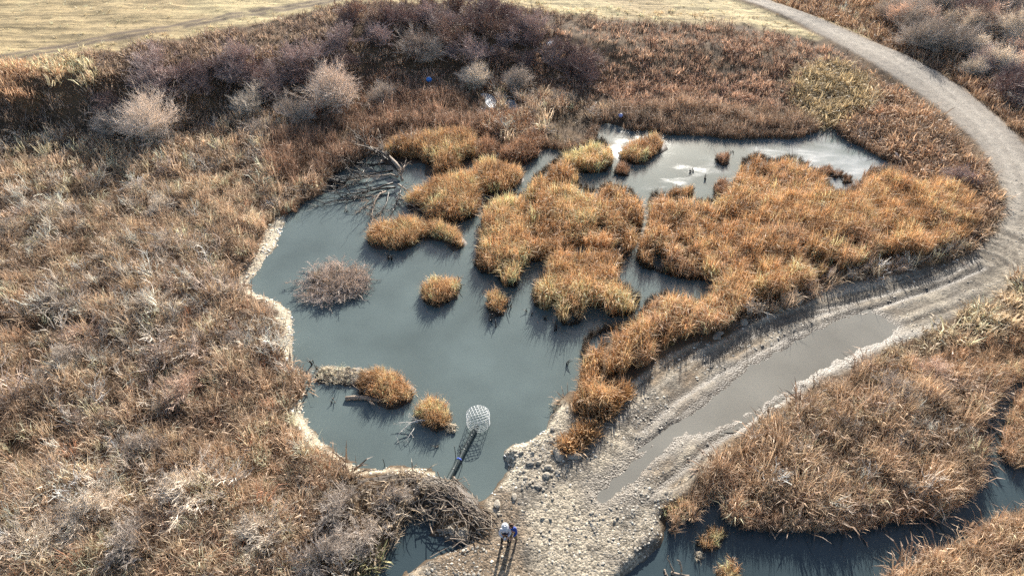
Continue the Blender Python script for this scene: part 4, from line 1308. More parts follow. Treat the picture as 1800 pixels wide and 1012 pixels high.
PALE, PINK, GREY, MAUVE, DARK = lin(226, 212, 194), lin(214, 188, 168), lin(188, 176, 164), lin(166, 148, 142), lin(138, 118, 112)
BIG = [  # px of foot, kind, scale, colour, label
 (280,240,'willow0',1.3,lin(224, 208, 192),'big pale fan shaped willow on the dark slope at upper left'),
 (195,236,'willow1',.72,GREY,'grey willow close against the left side of the big fan shaped one'),
 (572,196,'willow1',1.35,lin(222, 204, 188),'big pale rounded willow left of the blue ball'),
 (520,215,'willow2',.75,GREY,'grey willow at the lower left foot of the big rounded pale one'),
 (445,200,'willow2',.75,PALE,'small pale willow between the fan shaped and rounded ones'),
 (455,232,'low0',1.1,GREY,'low spreading grey shrub below the small pale willow'),
 (668,182,'willow0',.62,GREY,'small grey willow between the big rounded one and the blue ball'),
 (740,108,'willow2',.92,GREY,'lone silvery grey tree standing out on the dark far thicket'),
 (840,150,'willow0',.72,PALE,'pale leaning bare tree just above the left frozen pool'),
 (905,155,'willow1',.70,GREY,'thin grey bare tree just above the right frozen pool'),
 (1385,398,'low1',.5,DARK,'dark gap shrub in the middle of the right hand cattail stand'),
 (1640,395,'low0',1.0,GREY,'spreading grey shrub at the right end of the cattail stand near the road bend'),
 (1688,325,'low2',1.1,MAUVE,'mauve grey round shrub beside the white planks near the road bend'),
 (1575,690,'low1',.9,GREY,'grey shrub sprawling in the reed bed beside the track at right'),
 (1640,665,'low0',.8,PINK,'pinkish shrub in the reed bed right of the sprawling grey one'),
 (330,690,'low1',1.0,PINK,'fluffy pinkish shrub on the left flat level with the log islet'),
 (345,868,'low0',1.25,PALE,'large whitish sprawling shrub at the lower left of the pond'),
 (275,370,'low2',.85,PALE,'whitish tufted shrub high on the left flat'),
 (270,545,'low1',.95,PALE,'pale shrub with a fallen limb left of the pale mud rim'),
 (150,600,'low0',.9,PINK,'pinkish shrub on the far left just below the dark gap'),
 (110,640,'low2',.9,GREY,'grey shrub just below left of the pinkish far left one'),
 (420,610,'low2',.75,GREY,'grey shrub just left of the bulging pale mud rim'),
 (160,905,'low1',1.2,PALE,'pale wiry shrub in the lower left corner area'),
 (250,960,'low2',1.2,GREY,'grey wiry shrub near the bottom edge at left'),
 (60,960,'low0',1.1,PALE,'pale wiry shrub nearest the bottom left corner'),
 (470,938,'low0',1.0,PALE,'pale shrub with curled white branches left of the beaver dam'),
 (560,985,'low1',1.1,GREY,'grey shrub at the bottom edge left of the yellow green grass'),
 (605,905,'low2',1.0,GREY,'grey shrub just left of the stick covered dam'),
 (690,878,'low1',.65,GREY,'grey brush heap on the near side of the pale rim by the dam'),
 (635,945,'low0',.75,GREY,'grey shrub just above the yellow green grass'),
 (255,800,'low2',.9,GREY,'dark centred grey shrub upper left of the large whitish one'),
 (1750,135,'willow1',.95,PALE,'tall pale willow nearest the road at the upper right'),
 (1785,75,'willow0',1.05,PALE,'tall pale willow at the right edge behind the nearest one'),
 (1600,60,'willow2',1.0,GREY,'grey willow just left of the glimpse of water beyond the road'),
 (1560,30,'willow0',.8,GREY,'grey willow leftmost of those beyond the road'),
 (1690,95,'willow2',.8,GREY,'grey willow just right of the glimpse of water beyond the road'),
 (1795,190,'low0',1.2,PALE,'low pale shrub at the right edge beside the road'),
 (1660,20,'willow1',.9,PALE,'pale willow at the top edge above the glimpse of water'),
]
bp_ = np.array([(b[0], b[1]) for b in BIG], float)
bx_, by_, bz_ = gp(bp_[:, 0], bp_[:, 1])
for i, (px, py, key, s, colr, lab) in enumerate(BIG):
    nm = 'willow' if key.startswith('willow') else 'shrub'
    j = rng.uniform(.9, 1.1)
    place_shrub('bare_' + nm, key, bx_[i], by_[i], bz_[i], s, rng.uniform(0, 6.28), tuple(c * j for c in colr), lab, 'bare shrubs and willows', nm)

ORD = 'first second third fourth fifth sixth seventh eighth ninth tenth eleventh twelfth thirteenth fourteenth fifteenth sixteenth seventeenth eighteenth nineteenth twentieth'.split()
# dense thickets
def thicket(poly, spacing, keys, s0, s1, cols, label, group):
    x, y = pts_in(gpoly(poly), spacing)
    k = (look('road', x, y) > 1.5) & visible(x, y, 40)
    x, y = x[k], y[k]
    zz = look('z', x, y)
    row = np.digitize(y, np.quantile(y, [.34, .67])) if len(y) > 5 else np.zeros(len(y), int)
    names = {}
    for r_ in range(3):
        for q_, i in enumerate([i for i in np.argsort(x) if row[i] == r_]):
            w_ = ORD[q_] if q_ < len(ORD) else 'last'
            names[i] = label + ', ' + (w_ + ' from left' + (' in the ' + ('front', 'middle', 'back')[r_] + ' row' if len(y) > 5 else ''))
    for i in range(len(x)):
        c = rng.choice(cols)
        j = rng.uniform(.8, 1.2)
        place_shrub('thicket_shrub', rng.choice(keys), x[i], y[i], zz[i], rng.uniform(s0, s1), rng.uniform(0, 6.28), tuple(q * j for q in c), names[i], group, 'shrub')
TH = ['thicket0', 'thicket1']
thicket([(610,32),(760,10),(920,28),(990,72),(1070,110),(1060,150),(900,140),(820,125),(780,105),(690,95),(620,75)], 2.8, TH, .65, 1.2, [DARK, MAUVE, lin(150, 126, 112)], 'mauve shrub in the top centre thicket', 'thicket at top centre')
thicket([(400,120),(460,88),(540,75),(640,85),(620,125),(560,160),(480,165),(410,150)], 2.5, TH, .7, 1.2, [DARK, MAUVE], 'mauve shrub behind the big pale willows', 'thicket behind the pale willows')
thicket([(190,140),(260,122),(320,118),(420,130),(420,180),(340,185),(200,200),(150,190)], 2.5, TH, .7, 1.1, [MAUVE, DARK, lin(140, 124, 120)], 'mauve shrub above the fan shaped willow', 'thicket above the fan shaped willow')
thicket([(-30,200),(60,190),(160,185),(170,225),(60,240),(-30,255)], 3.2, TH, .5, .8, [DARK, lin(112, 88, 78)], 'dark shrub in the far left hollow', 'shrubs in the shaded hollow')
thicket([(1545,30),(1610,-15),(1830,-15),(1830,215),(1770,185),(1690,135),(1620,95)], 3.3, ['willow0', 'willow1', 'willow2', 'thicket0'], .6, 1.15, [PALE, GREY, PINK, MAUVE, DARK], 'bare willow in the thicket beyond the road', 'thicket beyond the road')

# round drowned brush island in the pond
ix, iy = unproj(590, 497, 0)
isl = empty('brush_island', (float(ix), float(iy), 0))
S, T = shrub_geo(random.Random(5), 300, 1.5, 1.15, 1.75, 8, 4, .028, .40)
for nm, g in (('stems', S), ('twigs', T)):
    o = link(bpy.data.objects.new(nm, raw_mesh(nm, *g, M['bark'])), isl)
    o.color = lin(196, 180, 166) + (1,)
    o.scale = (1.0, .95, 1.0)
me_x, me_y = np.clip(np.random.normal(0, .9, 60), -1.5, 1.5), np.clip(np.random.normal(0, .8, 60), -1.3, 1.3)
tuft_mesh('dead_grass', 'mat', me_x, me_y, np.full(60, .05), palette([(150, 124, 96), (176, 148, 116)], me_x, me_y, .6, 3), np.random.uniform(.7, 1.2, 60), np.random.normal(0, .3, (60, 3)), isl, M['blade_mesh'])
mud_mound('mud_base', np.array(me_x), np.array(me_y), (0, 0), isl, M['mud'], .02, .12)
tag(isl, 'round mound of drowned bare twigs standing in the open pond', 'brush island')

# ------------------------------------------------------------------ dead wood
def limb(V, Fc, a, b, r0, r1, bend=.08, n=6, sides=6, rg=rng):
    a, b = Vector(a), Vector(b)
    L = (b - a).length
    pts = []
    off = Vector((rg.gauss(0, 1), rg.gauss(0, 1), abs(rg.gauss(0, .6)))) * L * bend
    for k in range(n + 1):
        t = k / n
        pts.append(a.lerp(b, t) + off * (4 * t * (1 - t)) + Vector((rg.gauss(0, 1), rg.gauss(0, 1), rg.gauss(0, 1))) * L * .008)
    tube(V, Fc, pts, [r0 + (r1 - r0) * k / n for k in range(n + 1)], sides)
    return pts

def dead_tree(name, limbs, label, cat, mat, sub=5, seed=1, grp=None, thick=1.35):
    """limbs in photo pixels with heights: (px,py,z, px,py,z, r0, r1)"""
    rg = random.Random(seed)
    base = P3(limbs[0][0], limbs[0][1], 0)
    root = empty(name, base)
    for li, (x1, y1, z1, x2, y2, z2, r0, r1) in enumerate(limbs):
        V, Fc = [], []
        r0, r1 = r0 * thick, r1 * thick
        pts = limb(V, Fc, P3(x1, y1, z1) - base, P3(x2, y2, z2) - base, r0, r1, rg=rg)
        m = mat if not isinstance(mat, (list, tuple)) else mat[li % len(mat)]
        lo = mesh_obj('trunk' if li == 0 else 'limb', V, Fc, m, root, True)
        if sub:
            V, Fc = [], []
            for s in range(sub):
                k = rg.randint(2, len(pts) - 1)
                d = (pts[k] - pts[k - 1]).normalized()
                L = (pts[-1] - pts[0]).length * rg.uniform(.18, .5)
                e = pts[k] + (d * .8 + Vector((rg.gauss(0, .5), rg.gauss(0, .5), rg.gauss(.15, .35)))).normalized() * L
                q = limb(V, Fc, pts[k], e, max(.008, r1 * .8), .006, .12, 4, 4, rg)
                for _ in range(2):
                    kk = rg.randint(1, 3)
                    e2 = q[kk] + ((q[-1] - q[0]).normalized() + Vector((rg.gauss(0, .6), rg.gauss(0, .6), rg.gauss(.1, .3)))).normalized() * L * .45
                    limb(V, Fc, q[kk], e2, max(.006, r1 * .45), .005, .1, 3, 3, rg)
            mesh_obj('branches', V, Fc, m, lo, True)
    return tag(root, label, cat, grp)

dw, ww_ = M['deadwood'], M['wetwood']
dead_tree('fallen_tree', [
 (705,302,.5, 634,254,.8,.13,.05),(676,288,.35, 588,272,.3,.06,.02),(700,300,.4, 640,250,1.2,.07,.02),(708,318,.35, 712,290,1.0,.08,.03),
 (690,300,.3, 600,320,.1,.05,.015),(700,312,.25, 585,340,.08,.06,.015),(690,322,.2, 612,352,.05,.06,.015),(650,345,.12, 560,362,.05,.035,.01),
 (672,336,.1, 655,386,.03,.05,.02),(684,338,.1, 665,378,.03,.04,.012),(700,325,.4, 728,345,.2,.06,.02),(640,300,.25, 610,330,.1,.04,.012),(695,330,.3, 600,345,.1,.06,.02),(680,335,.2, 630,372,.06,.05,.015),(705,335,.4, 690,372,.1,.05,.015),(700,340,.3, 740,372,.3,.05,.015),(650,310,.3, 575,325,.15,.04,.012),(690,290,.5, 668,262,1.1,.05,.015),(615,300,.25, 592,275,.6,.04,.012),(660,292,.3, 596,300,.2,.035,.01)],
 'large fallen dead tree with branches sprawling in the upper left of the pond', 'dead tree', [dw, ww_, ww_, dw, ww_], 22, 3, None, 1.6)
dead_tree('shore_log', [(524,314,.30,603,322,.12,.17,.12)], 'thick dark log jutting from the upper left shore, upper of two', 'log', ww_, 2, 4)
dead_tree('shore_log', [(528,322,.25,592,330,.08,.15,.10)], 'thick dark log jutting from the upper left shore, lower of two', 'log', ww_, 1, 5)
dead_tree('shore_branch', [(470,325,.7,572,333,.2,.07,.04),(480,335,.6,548,346,.2,.04,.02)], 'pale bare branches reaching over the shore below the two dark logs', 'branch', dw, 5, 6)
dead_tree('floating_log', [(608,700,.06,690,706,.10,.11,.09),(640,690,.3,662,655,.5,.03,.02),(645,692,.1,620,676,.3,.03,.01)], 'grey log floating along the near side of the long islet', 'log', dw, 1, 7)
dead_tree('white_branch', [(747,739,.35,697,768,.12,.035,.012),(735,742,.3,700,742,.25,.022,.008),(728,752,.25,712,775,.1,.02,.008),(742,742,.3,718,728,.3,.018,.006)], 'white bare branch lying in the water left of the orange tussock by the cage', 'branch', simple('bleached_branch', lin(214, 208, 198), .7, .15, 8, .2), 4, 8)
dead_tree('dead_branch', [(797,838,.25,822,862,.1,.04,.02),(815,838,.2,824,855,.15,.015,.006)], 'pale forked branch at the foot of the pipe on the dam', 'branch', dw, 3, 9)
dead_tree('water_branch', [(1180,1006,.05,1212,1012,.2,.06,.04),(1168,1000,.05,1176,1016,.05,.035,.02),(1184,1004,.1,1176,985,.8,.035,.02),(1198,1004,.1,1190,984,.8,.035,.02)], 'pale forked branch lying in the dark channel at the bottom edge', 'branch', dw, 1, 10)
dead_tree('bank_limb', [(295,560,.9,340,530,1.1,.05,.02),(310,548,1.0,250,560,.9,.04,.015)], 'pale fallen limb on the sedge left of the pond', 'branch', simple('pale_limb', lin(206, 194, 180), .7, .2, 6, .2), 4, 11)
dead_tree('bank_limb', [(430,575,.8,392,592,.9,.045,.02),(404,588,.8,380,585,1.0,.03,.012)], 'pale crooked limb on the sedge just left of the bulging mud rim', 'branch', dw, 4, 12)
dead_tree('bank_limb', [(520,935,.6,545,885,1.2,.05,.02),(530,930,.7,570,945,1.0,.04,.015),(535,920,.8,500,930,1.0,.03,.012)], 'white curled limb on the sedge left of the dam', 'branch', dw, 5, 13)
dead_tree('bare_limb', [(1425,228,.2,1432,215,.9,.03,.012),(1426,246,.05,1424,222,.6,.03,.012)], 'thin pale stick leaning at the upper shore of the bright water', 'branch', dw, 2, 14)

# dark stubs and snags breaking the water
ST = [(684,455,.6),(689,458,.5),(746,402,.7),(548,640,.45),(556,648,.4),(587,703,.2),(866,560,.6),(862,566,.5),(870,572,.5),(878,556,.6),(893,530,.6),(896,540,.5),(845,395,.6),(840,402,.5),
      (922,548,.25),(935,550,.2),(960,562,.2),(974,575,.5),(976,582,.4),(997,640,.35),(805,497,.6),(810,505,.5),(1288,268,.2),(1238,314,.5),(1241,316,.4),(1420,300,.3),(1492,312,.2),(1510,318,.2),(768,784,.2),(1212,303,.3),(1216,300,.3),(610,372,.2)]
for i, (px, py, h) in enumerate(ST):
    V, Fc = [], []
    b = P3(px, py, 0)
    for q in range(rng.choice((2, 3, 4))):
        o = Vector((rng.gauss(0, .08), rng.gauss(0, .08), -.15))
        tube(V, Fc, [o, o + Vector((rng.gauss(0, .04), rng.gauss(0, .04), h * .6 + .1)), o + Vector((rng.gauss(0, .16), rng.gauss(0, .16), (h + .15) * rng.uniform(.7, 1.1)))], [.035, .03, .012], 5)
    o = mesh_obj('water_snag', V, Fc, ww_, None, True, b)
    tag(o, 'small dark dead stub poking out of the pond water', 'snag', 'dark stubs in the pond')

# the long islet and the little rock spit: pale dry clods over dark mud
def islet(outline, label, seed, top=.28):
    x, y = pts_in(wpoly(outline, .15), .2)
    c = (x.mean(), y.mean())
    root = empty('mud_islet', (c[0], c[1], 0))
    mud_mound('mud_base', x, y, c, root, M['mud'], .02, top * .6)
    rg = random.Random(seed)
    for i in np.random.permutation(len(x))[:90]:
        V, Fc = rock_geo(rg, 1, .6)
        s = rg.uniform(.05, .17)
        rr = math.hypot(x[i] - c[0], y[i] - c[1])
        mesh_obj('clod', [v * s for v in V], Fc, M['mudpale'], root, False, (x[i] - c[0], y[i] - c[1], max(.02, top * (.55 - .2 * rr) + rg.uniform(-.04, .04))))
    kx = np.random.rand(len(x)) < .85
    rr = np.hypot(x - c[0], y - c[1])
    xx_, yy_ = (x - c[0])[kx], (y - c[1])[kx]
    tuft_mesh('dead_roots', 'mat', xx_, yy_, np.maximum(.0, top * (.5 - .2 * rr[kx])), palette([(150, 138, 118), (186, 172, 146), (206, 190, 160)], x[kx], y[kx], .9, 5), np.random.uniform(.35, .8, kx.sum()), lean_rot(xx_, yy_, .4, .4), root, M['blade_mesh'])
    tag(root, label, 'islet')
islet([(557,650),(580,643),(610,645),(640,652),(640,668),(625,674),(600,672),(575,670),(558,664)], 'long pale islet of dry mud and roots left of the orange tussock', 1, .36)
islet([(782,735),(790,738),(803,752),(803,760),(792,760),(783,750)], 'small pale rocky spit beside the tussock left of the cage', 2, .15)
islet([(1226,978),(1232,966),(1242,962),(1240,972)], 'tiny pale rock tip at the end of the straggling tussock', 3, .1)
islet([(706,682),(722,684),(727,694),(718,700)], 'tiny pale clod heap at the right end of the orange tussock islet', 4, .12)
islet([(976,706),(985,700),(998,702),(1000,716),(985,722),(974,720)], 'pale rock ledge where the cattails meet the crossing shore', 5, .25)

# ------------------------------------------------------------------ beaver dam
dx, dy, dz = gp(np.array([800.]), np.array([900.]))
dam = empty('beaver_dam', (dx[0], dy[0], 0))
ridge = [P3(*p) for p in ((640,842,.3),(690,838,.35),(740,842,.4),(790,852,.45),(820,876,.45),(850,905,.45),(868,925,.4))]
V, Fc = [], []
nr = len(ridge)
for i, p in enumerate(ridge):
    t = (ridge[min(i + 1, nr - 1)] - ridge[max(i - 1, 0)]); t.z = 0; t.normalize()
    nn = Vector((-t.y, t.x, 0))
    for f, h in ((.9, -.35), (.45, .12), (0, p.z + .05), (-.8, .25), (-1.7, -.1), (-2.2, -.4)):
        q = Vector((p.x, p.y, 0)) + nn * f * (1 if f > 0 else .9) - dam.location
        V.append(Vector((q.x + rng.gauss(0, .05), q.y + rng.gauss(0, .05), h + rng.gauss(0, .03))))
for i in range(nr - 1):
    for k in range(5):
        a = i * 6 + k
        Fc.append((a, a + 1, a + 7, a + 6))
mesh_obj('mud_core', V, Fc, M['mud'], dam, True)
SM = []
for i in range(6):
    V, Fc = [], []
    limb(V, Fc, (-.5, 0, 0), (.5, 0, 0), .021, .012, .06, 4, 5, rng)
    for mm in (M['stick'], M['stickdark'], M['deadwood']):
        me = bpy.data.meshes.new('stick')
        me.from_pydata([tuple(v) for v in V], [], Fc)
        me.materials.append(mm)
        SM.append(me)
for i in range(290):
    t = rng.random() ** .8 * (nr - 1.001)
    k = int(t)
    p = ridge[k].lerp(ridge[k + 1], t - k)
    tt = (ridge[k + 1] - ridge[k]); tt.z = 0; tt.normalize()
    nn = Vector((-tt.y, tt.x, 0))
    off = rng.triangular(-2.6, .55, -.4)
    q = Vector((p.x, p.y, 0)) + nn * off - dam.location
    hgt = .46 - abs(off) * (.14 if off < 0 else .6) + rng.uniform(0, .26)
    o = bpy.data.objects.new('stick', rng.choice(SM))
    o.location = (q.x, q.y, max(.04, hgt))
    an = math.atan2(tt.y, tt.x) + (rng.gauss(0, .5) if off > -.8 else rng.uniform(0, 3.14))
    o.rotation_euler = (0, rng.gauss(0, .22), an)
    L = rng.uniform(.5, 1.8)
    o.scale = (L, rng.uniform(.8, 1.5), rng.uniform(.8, 1.5))
    link(o, dam)
tag(dam, 'beaver dam of heaped brown sticks and mud across the pond outlet', 'beaver dam')

# ------------------------------------------------------------------ stones
STN = [(979,795,.22,0,'rounded pale stone just left of the small orange tussock, upper of two'),(984,802,.27,0,'rounded pale stone below the small orange tussock, lower of two'),(1004,802,.22,0,'rounded pale stone below the small orange tussock, left of a pair'),(1015,802,.24,0,'rounded pale stone below the small orange tussock, right of a pair'),
       (1036,742,.26,0,'flat pale stone above the elongated orange tussock'),(932,815,.2,1,'dark grey boulder on the stony spit beside the pond'),(963,822,.18,0,'angular pale boulder on the stony spit, right of the dark one'),(960,836,.2,0,'angular pale boulder on the stony spit, lowest of three'),(873,886,.2,0,'pale stone at the shore right of the dam'),
       (812,941,.34,0,'pale rounded stone at the foot of the dam sticks'),(904,874,.16,0,'pale stone lying between the pond tip and the crossing'),
       (1402,528,.45,0,'large pale stone at the cattail edge beside the track, biggest there'),(1378,520,.5,0,'flat pale slab at the cattail edge beside the track'),(1395,518,.4,0,'pale slab just above the biggest stone at the cattail edge')]
sp_ = np.array([(a[0], a[1]) for a in STN], float)
sx_, sy_, sz_ = gp(sp_[:, 0], sp_[:, 1])
for i, (px, py, r, dk, lab) in enumerate(STN):
    V, Fc = rock_geo(rng, 2, .6)
    tag(mesh_obj('stone', [v * r for v in V], Fc, M['stonedark' if dk else 'stone'], None, False, (sx_[i], sy_[i], sz_[i] + r * .22)), lab, 'stone', 'larger stones')
SMX = []
for i in range(8):
    V, Fc = rock_geo(rng, 2, .62)
    for mm in (M['stone'], M['stonedark'], M['stone']):
        me = bpy.data.meshes.new('stone')
        me.from_pydata([tuple(v) for v in V], [], Fc)
        me.materials.append(mm)
        SMX.append(me)
def stones(poly, n, r0, r1, label, group):
    x, y = pts_in(gpoly(poly), .12)
    k = (look('water', x, y) > .05) & (look('pud', x, y) > .2)
    x, y = x[k], y[k]
    for i in np.random.permutation(len(x))[:n]:
        r = r0 + (r1 - r0) * rng.random() ** 2.5
        o = bpy.data.objects.new('stone', rng.choice(SMX))
        o.location = (x[i], y[i], float(look('z', x[i], y[i])) + r * .2)
        o.rotation_euler = (rng.gauss(0, .3), rng.gauss(0, .3), rng.uniform(0, 6.28))
        o.scale = (r, r * rng.uniform(.7, 1.2), r * rng.uniform(.7, 1.1))
        C.objects.link(o)
        tag(o, label, 'stone', group)
stones([(880,798),(930,776),(965,740),(985,790),(1000,850),(980,870),(900,860),(890,830)], 60, .05, .14, 'angular pale stone on the spit between pond and crossing', 'stones on the spit')
stones([(850,890),(900,860),(1000,860),(1070,850),(1120,900),(1000,960),(900,930)], 45, .05, .11, 'small pale stone scattered on the crossing near the two people', 'stones on the crossing')
stones([(1230,600),(1300,560),(1400,525),(1450,500),(1460,520),(1400,545),(1300,585),(1250,610)], 45, .06, .26, 'pale stone along the cattail edge of the track', 'stones along the track edge')
stones([(770,930),(840,935),(830,950),(770,970),(740,985)], 35, .06, .16, 'small grey stone in the shallow water below the dam', 'stones below the dam')

# ------------------------------------------------------------------ pond leveller: wire cage and pipe
cb = P3(841, 745, 0)
CR, CH = .66, .92
cage = empty('wire_cage', cb)
def ring_pts(r, zz, n=40, a0=0, sq=1.0, wob=.012):
    return [Vector((math.cos(2 * math.pi * k / n) * r * (1 + wob * math.sin(3 * k * .7 + zz * 9)), math.sin(2 * math.pi * k / n) * r * (1 + wob * math.cos(2 * k * .6 + zz * 7)), zz)) for k in range(n + 1)]
for i in range(7):
    V, Fc = [], []
    tube(V, Fc, ring_pts(CR, -.06 + i * CH / 6), .009, 5, False)
    mesh_obj('ring_wire', V, Fc, M['wire'], cage, True)
for i in range(14):
    a = 2 * math.pi * i / 14
    V, Fc = [], []
    tube(V, Fc, [Vector((math.cos(a) * CR, math.sin(a) * CR, -.25)), Vector((math.cos(a + .02) * CR, math.sin(a + .02) * CR, CH * .5)), Vector((math.cos(a) * CR, math.sin(a) * CR, CH - .06))], .007, 5)
    mesh_obj('upright_wire', V, Fc, M['wire'], cage, True)
for i in range(-3, 4):
    q = i * CR / 3.7
    hl = math.sqrt(max(0, CR * CR - q * q))
    for ax in (0, 1):
        V, Fc = [], []
        a, b = (Vector((-hl, q, 0)), Vector((hl, q, 0))) if ax else (Vector((q, -hl, 0)), Vector((q, hl, 0)))
        rot = Matrix.Rotation(R(22), 3, 'Z')
        zt_ = CH - .055 + (.018 if ax else 0)
        tube(V, Fc, [rot @ a + Vector((0, 0, zt_)), rot @ ((a + b) / 2) + Vector((0, 0, zt_ - .03)), rot @ b + Vector((0, 0, zt_))], .012, 5)
        mesh_obj('lid_wire', V, Fc, M['wire'], cage, True)
tag(cage, 'round white wire mesh cage standing in the pond at the end of the pipe', 'wire cage')

pa, pb = P3(786, 846, .22), P3(838, 748, .18)
pl = empty('drain_pipe', pa)
V, Fc = [], []
D = pb - pa
outer = [Vector((0, 0, 0)) - D * .04] + [D * (k / 30) + Vector((0, 0, -.05 * math.sin(math.pi * k / 30))) for k in range(31)]
tube(V, Fc, outer, .135, 20, False)
b0 = len(V)
tube(V, Fc, outer, .118, 20, False)
mesh_obj('pipe_wall', V, Fc, M['pipe'], pl, True)
cc = D * .38 + Vector((0, 0, -.045))
V, Fc = [], []
tube(V, Fc, [cc - D.normalized() * .05, cc + D.normalized() * .05], .147, 20)
mesh_obj('strap', V, Fc, M['strap'], pl, True)
for k in (.02, .2, .55, .8):
    V, Fc = [], []
    c2 = D * k + Vector((0, 0, -.05 * math.sin(math.pi * k)))
    tube(V, Fc, [c2 - D.normalized() * .03, c2 + D.normalized() * .03], .142, 20)
    mesh_obj('coupling_ring', V, Fc, M['pipe'], pl, True)
tag(pl, 'dark pipe running from the beaver dam out to the white cage', 'pipe')
for px, py, h, lab in ((801, 806, 1.05, 'thin dark iron post left of the pipe at its blue strap, outer of two'), (810, 802, .95, 'thin dark iron post left of the pipe at its blue strap, inner of two'),
                       (812, 819, .5, 'short dark iron post right of the pipe below its blue strap'), (676, 819, .6, 'thin lone stick upright in the water by the near pale rim')):
    V, Fc = [], []
    tube(V, Fc, [Vector((0, 0, -.4)), Vector((.01, 0, h * .5)), Vector((-.02, .01, h))], [.02, .02, .017], 7)
    tube(V, Fc, [Vector((-.02, .01, h)), Vector((-.02, .01, h + .02))], .028, 7)
    tag(mesh_obj('iron_post', V, Fc, M['iron'], None, True, P3(px, py, 0)), lab, 'post', 'posts in the pond')

# ------------------------------------------------------------------ planks, floats, scrap
def plank(p1, p2, w, th, label):
    a, b = Vector(p1), Vector(p2)
    d = (b - a); L = d.length
    bm = bmesh.new()
    bmesh.ops.create_cube(bm, size=1)
    bmesh.ops.scale(bm, vec=(L, w, th), verts=bm.verts)
    bmesh.ops.bevel(bm, geom=bm.edges[:], offset=.012, segments=1, affect='EDGES')
    me = bpy.data.meshes.new('plank')
    bm.to_mesh(me); bm.free()
    me.materials.append(M['plank'])
    o = bpy.data.objects.new('plank', me)
    o.location = (a + b) / 2
    o.rotation_euler = d.to_track_quat('X', 'Z').to_euler()
    C.objects.link(o)
    return tag(o, label, 'plank', 'old planks at the water edge')
plank(P3(1575, 268, .55), P3(1582, 287, .15), .26, .06, 'bleached plank sloping into the water below the road bend, left one')
plank(P3(1593, 256, .75), P3(1599, 276, .35), .28, .07, 'bleached upright plank at the water edge below the road bend, middle one')
plank(P3(1598, 265, .7), P3(1607, 276, .45), .2, .06, 'bleached plank leaning behind the middle one below the road bend')
plank(P3(1584, 279, .3), P3(1598, 275, .3), .18, .06, 'dull plank lying across between the two bleached ones')

def ball(px, py, r, mat, label, zoff):
    x, y, zz = gp(np.array([float(px)]), np.array([float(py)]))
    root = empty('float_ball', (x[0], y[0], zz[0] + zoff))
    bm = bmesh.new()
    bmesh.ops.create_uvsphere(bm, u_segments=20, v_segments=12, radius=r)
    for v in bm.verts:
        v.co.z *= .88
    me = bpy.data.meshes.new('shell'); bm.to_mesh(me); bm.free()
    me.polygons.foreach_set('use_smooth', np.ones(len(me.polygons), bool))
    me.materials.append(mat)
    link(bpy.data.objects.new('shell', me), root)
    V, Fc = [], []
    tube(V, Fc, [Vector((0, 0, r * .8)), Vector((0, 0, r * 1.0))], [r * .3, r * .22], 10)
    mesh_obj('cap', V, Fc, M['wire'], root, True)
    V, Fc = [], []
    tube(V, Fc, ring_pts(r * 1.01, 0, 24, wob=0), r * .04, 5, False)
    mesh_obj('seam', V, Fc, mat, root, True)
    tag(root, label, 'ball')
ball(755, 152, .30, M['ballblue'], 'bright blue ball lying in the brown grass at top centre', .75)
ball(1090, 214, .21, M['ballpale'], 'pale blue ball at the upper shore of the bright water', .65)
x, y, zz = gp(np.array([966.]), np.array([88.]))
V, Fc = [], []
for j in range(7):
    for i in range(7):
        V.append(Vector(((i - 3) * .11 + rng.gauss(0, .02), (j - 3) * .09 + rng.gauss(0, .04), .75 + rng.gauss(0, .12))))
for j in range(6):
    for i in range(6):
        a = j * 7 + i
        Fc.append((a, a + 1, a + 8, a + 7))
o = mesh_obj('plastic_scrap', V, Fc, M['scrap'], None, True, (x[0], y[0], zz[0]))
so_ = o.modifiers.new('thick', 'SOLIDIFY'); so_.thickness = .01
tag(o, 'crumpled pale blue plastic caught in the thicket at top centre', 'litter')

# ------------------------------------------------------------------ two people
def skin(name, verts, edges, rad, mat, parent, lv=1, root=0):
    me = bpy.data.meshes.new(name)
    me.from_pydata([tuple(v) for v in verts], edges, [])
    o = bpy.data.objects.new(name + '_tmp', me)
    C.objects.link(o)
    o.modifiers.new('s', 'SKIN')
    for i, sv in enumerate(me.skin_vertices[0].data):
        r = rad[i]
        sv.radius = r if hasattr(r, '__len__') else (r, r)
        sv.use_root = (i == root)
    sm = o.modifiers.new('u', 'SUBSURF'); sm.levels = lv; sm.render_levels = lv
    dg = bpy.context.evaluated_depsgraph_get()
    dg.update()
    m2 = bpy.data.meshes.new_from_object(o.evaluated_get(dg))
    m2.name = name
    bpy.data.objects.remove(o)
    m2.materials.clear()
    m2.materials.append(mat)
    m2.polygons.foreach_set('use_smooth', np.ones(len(m2.polygons), bool))
    return link(bpy.data.objects.new(name, m2), parent)

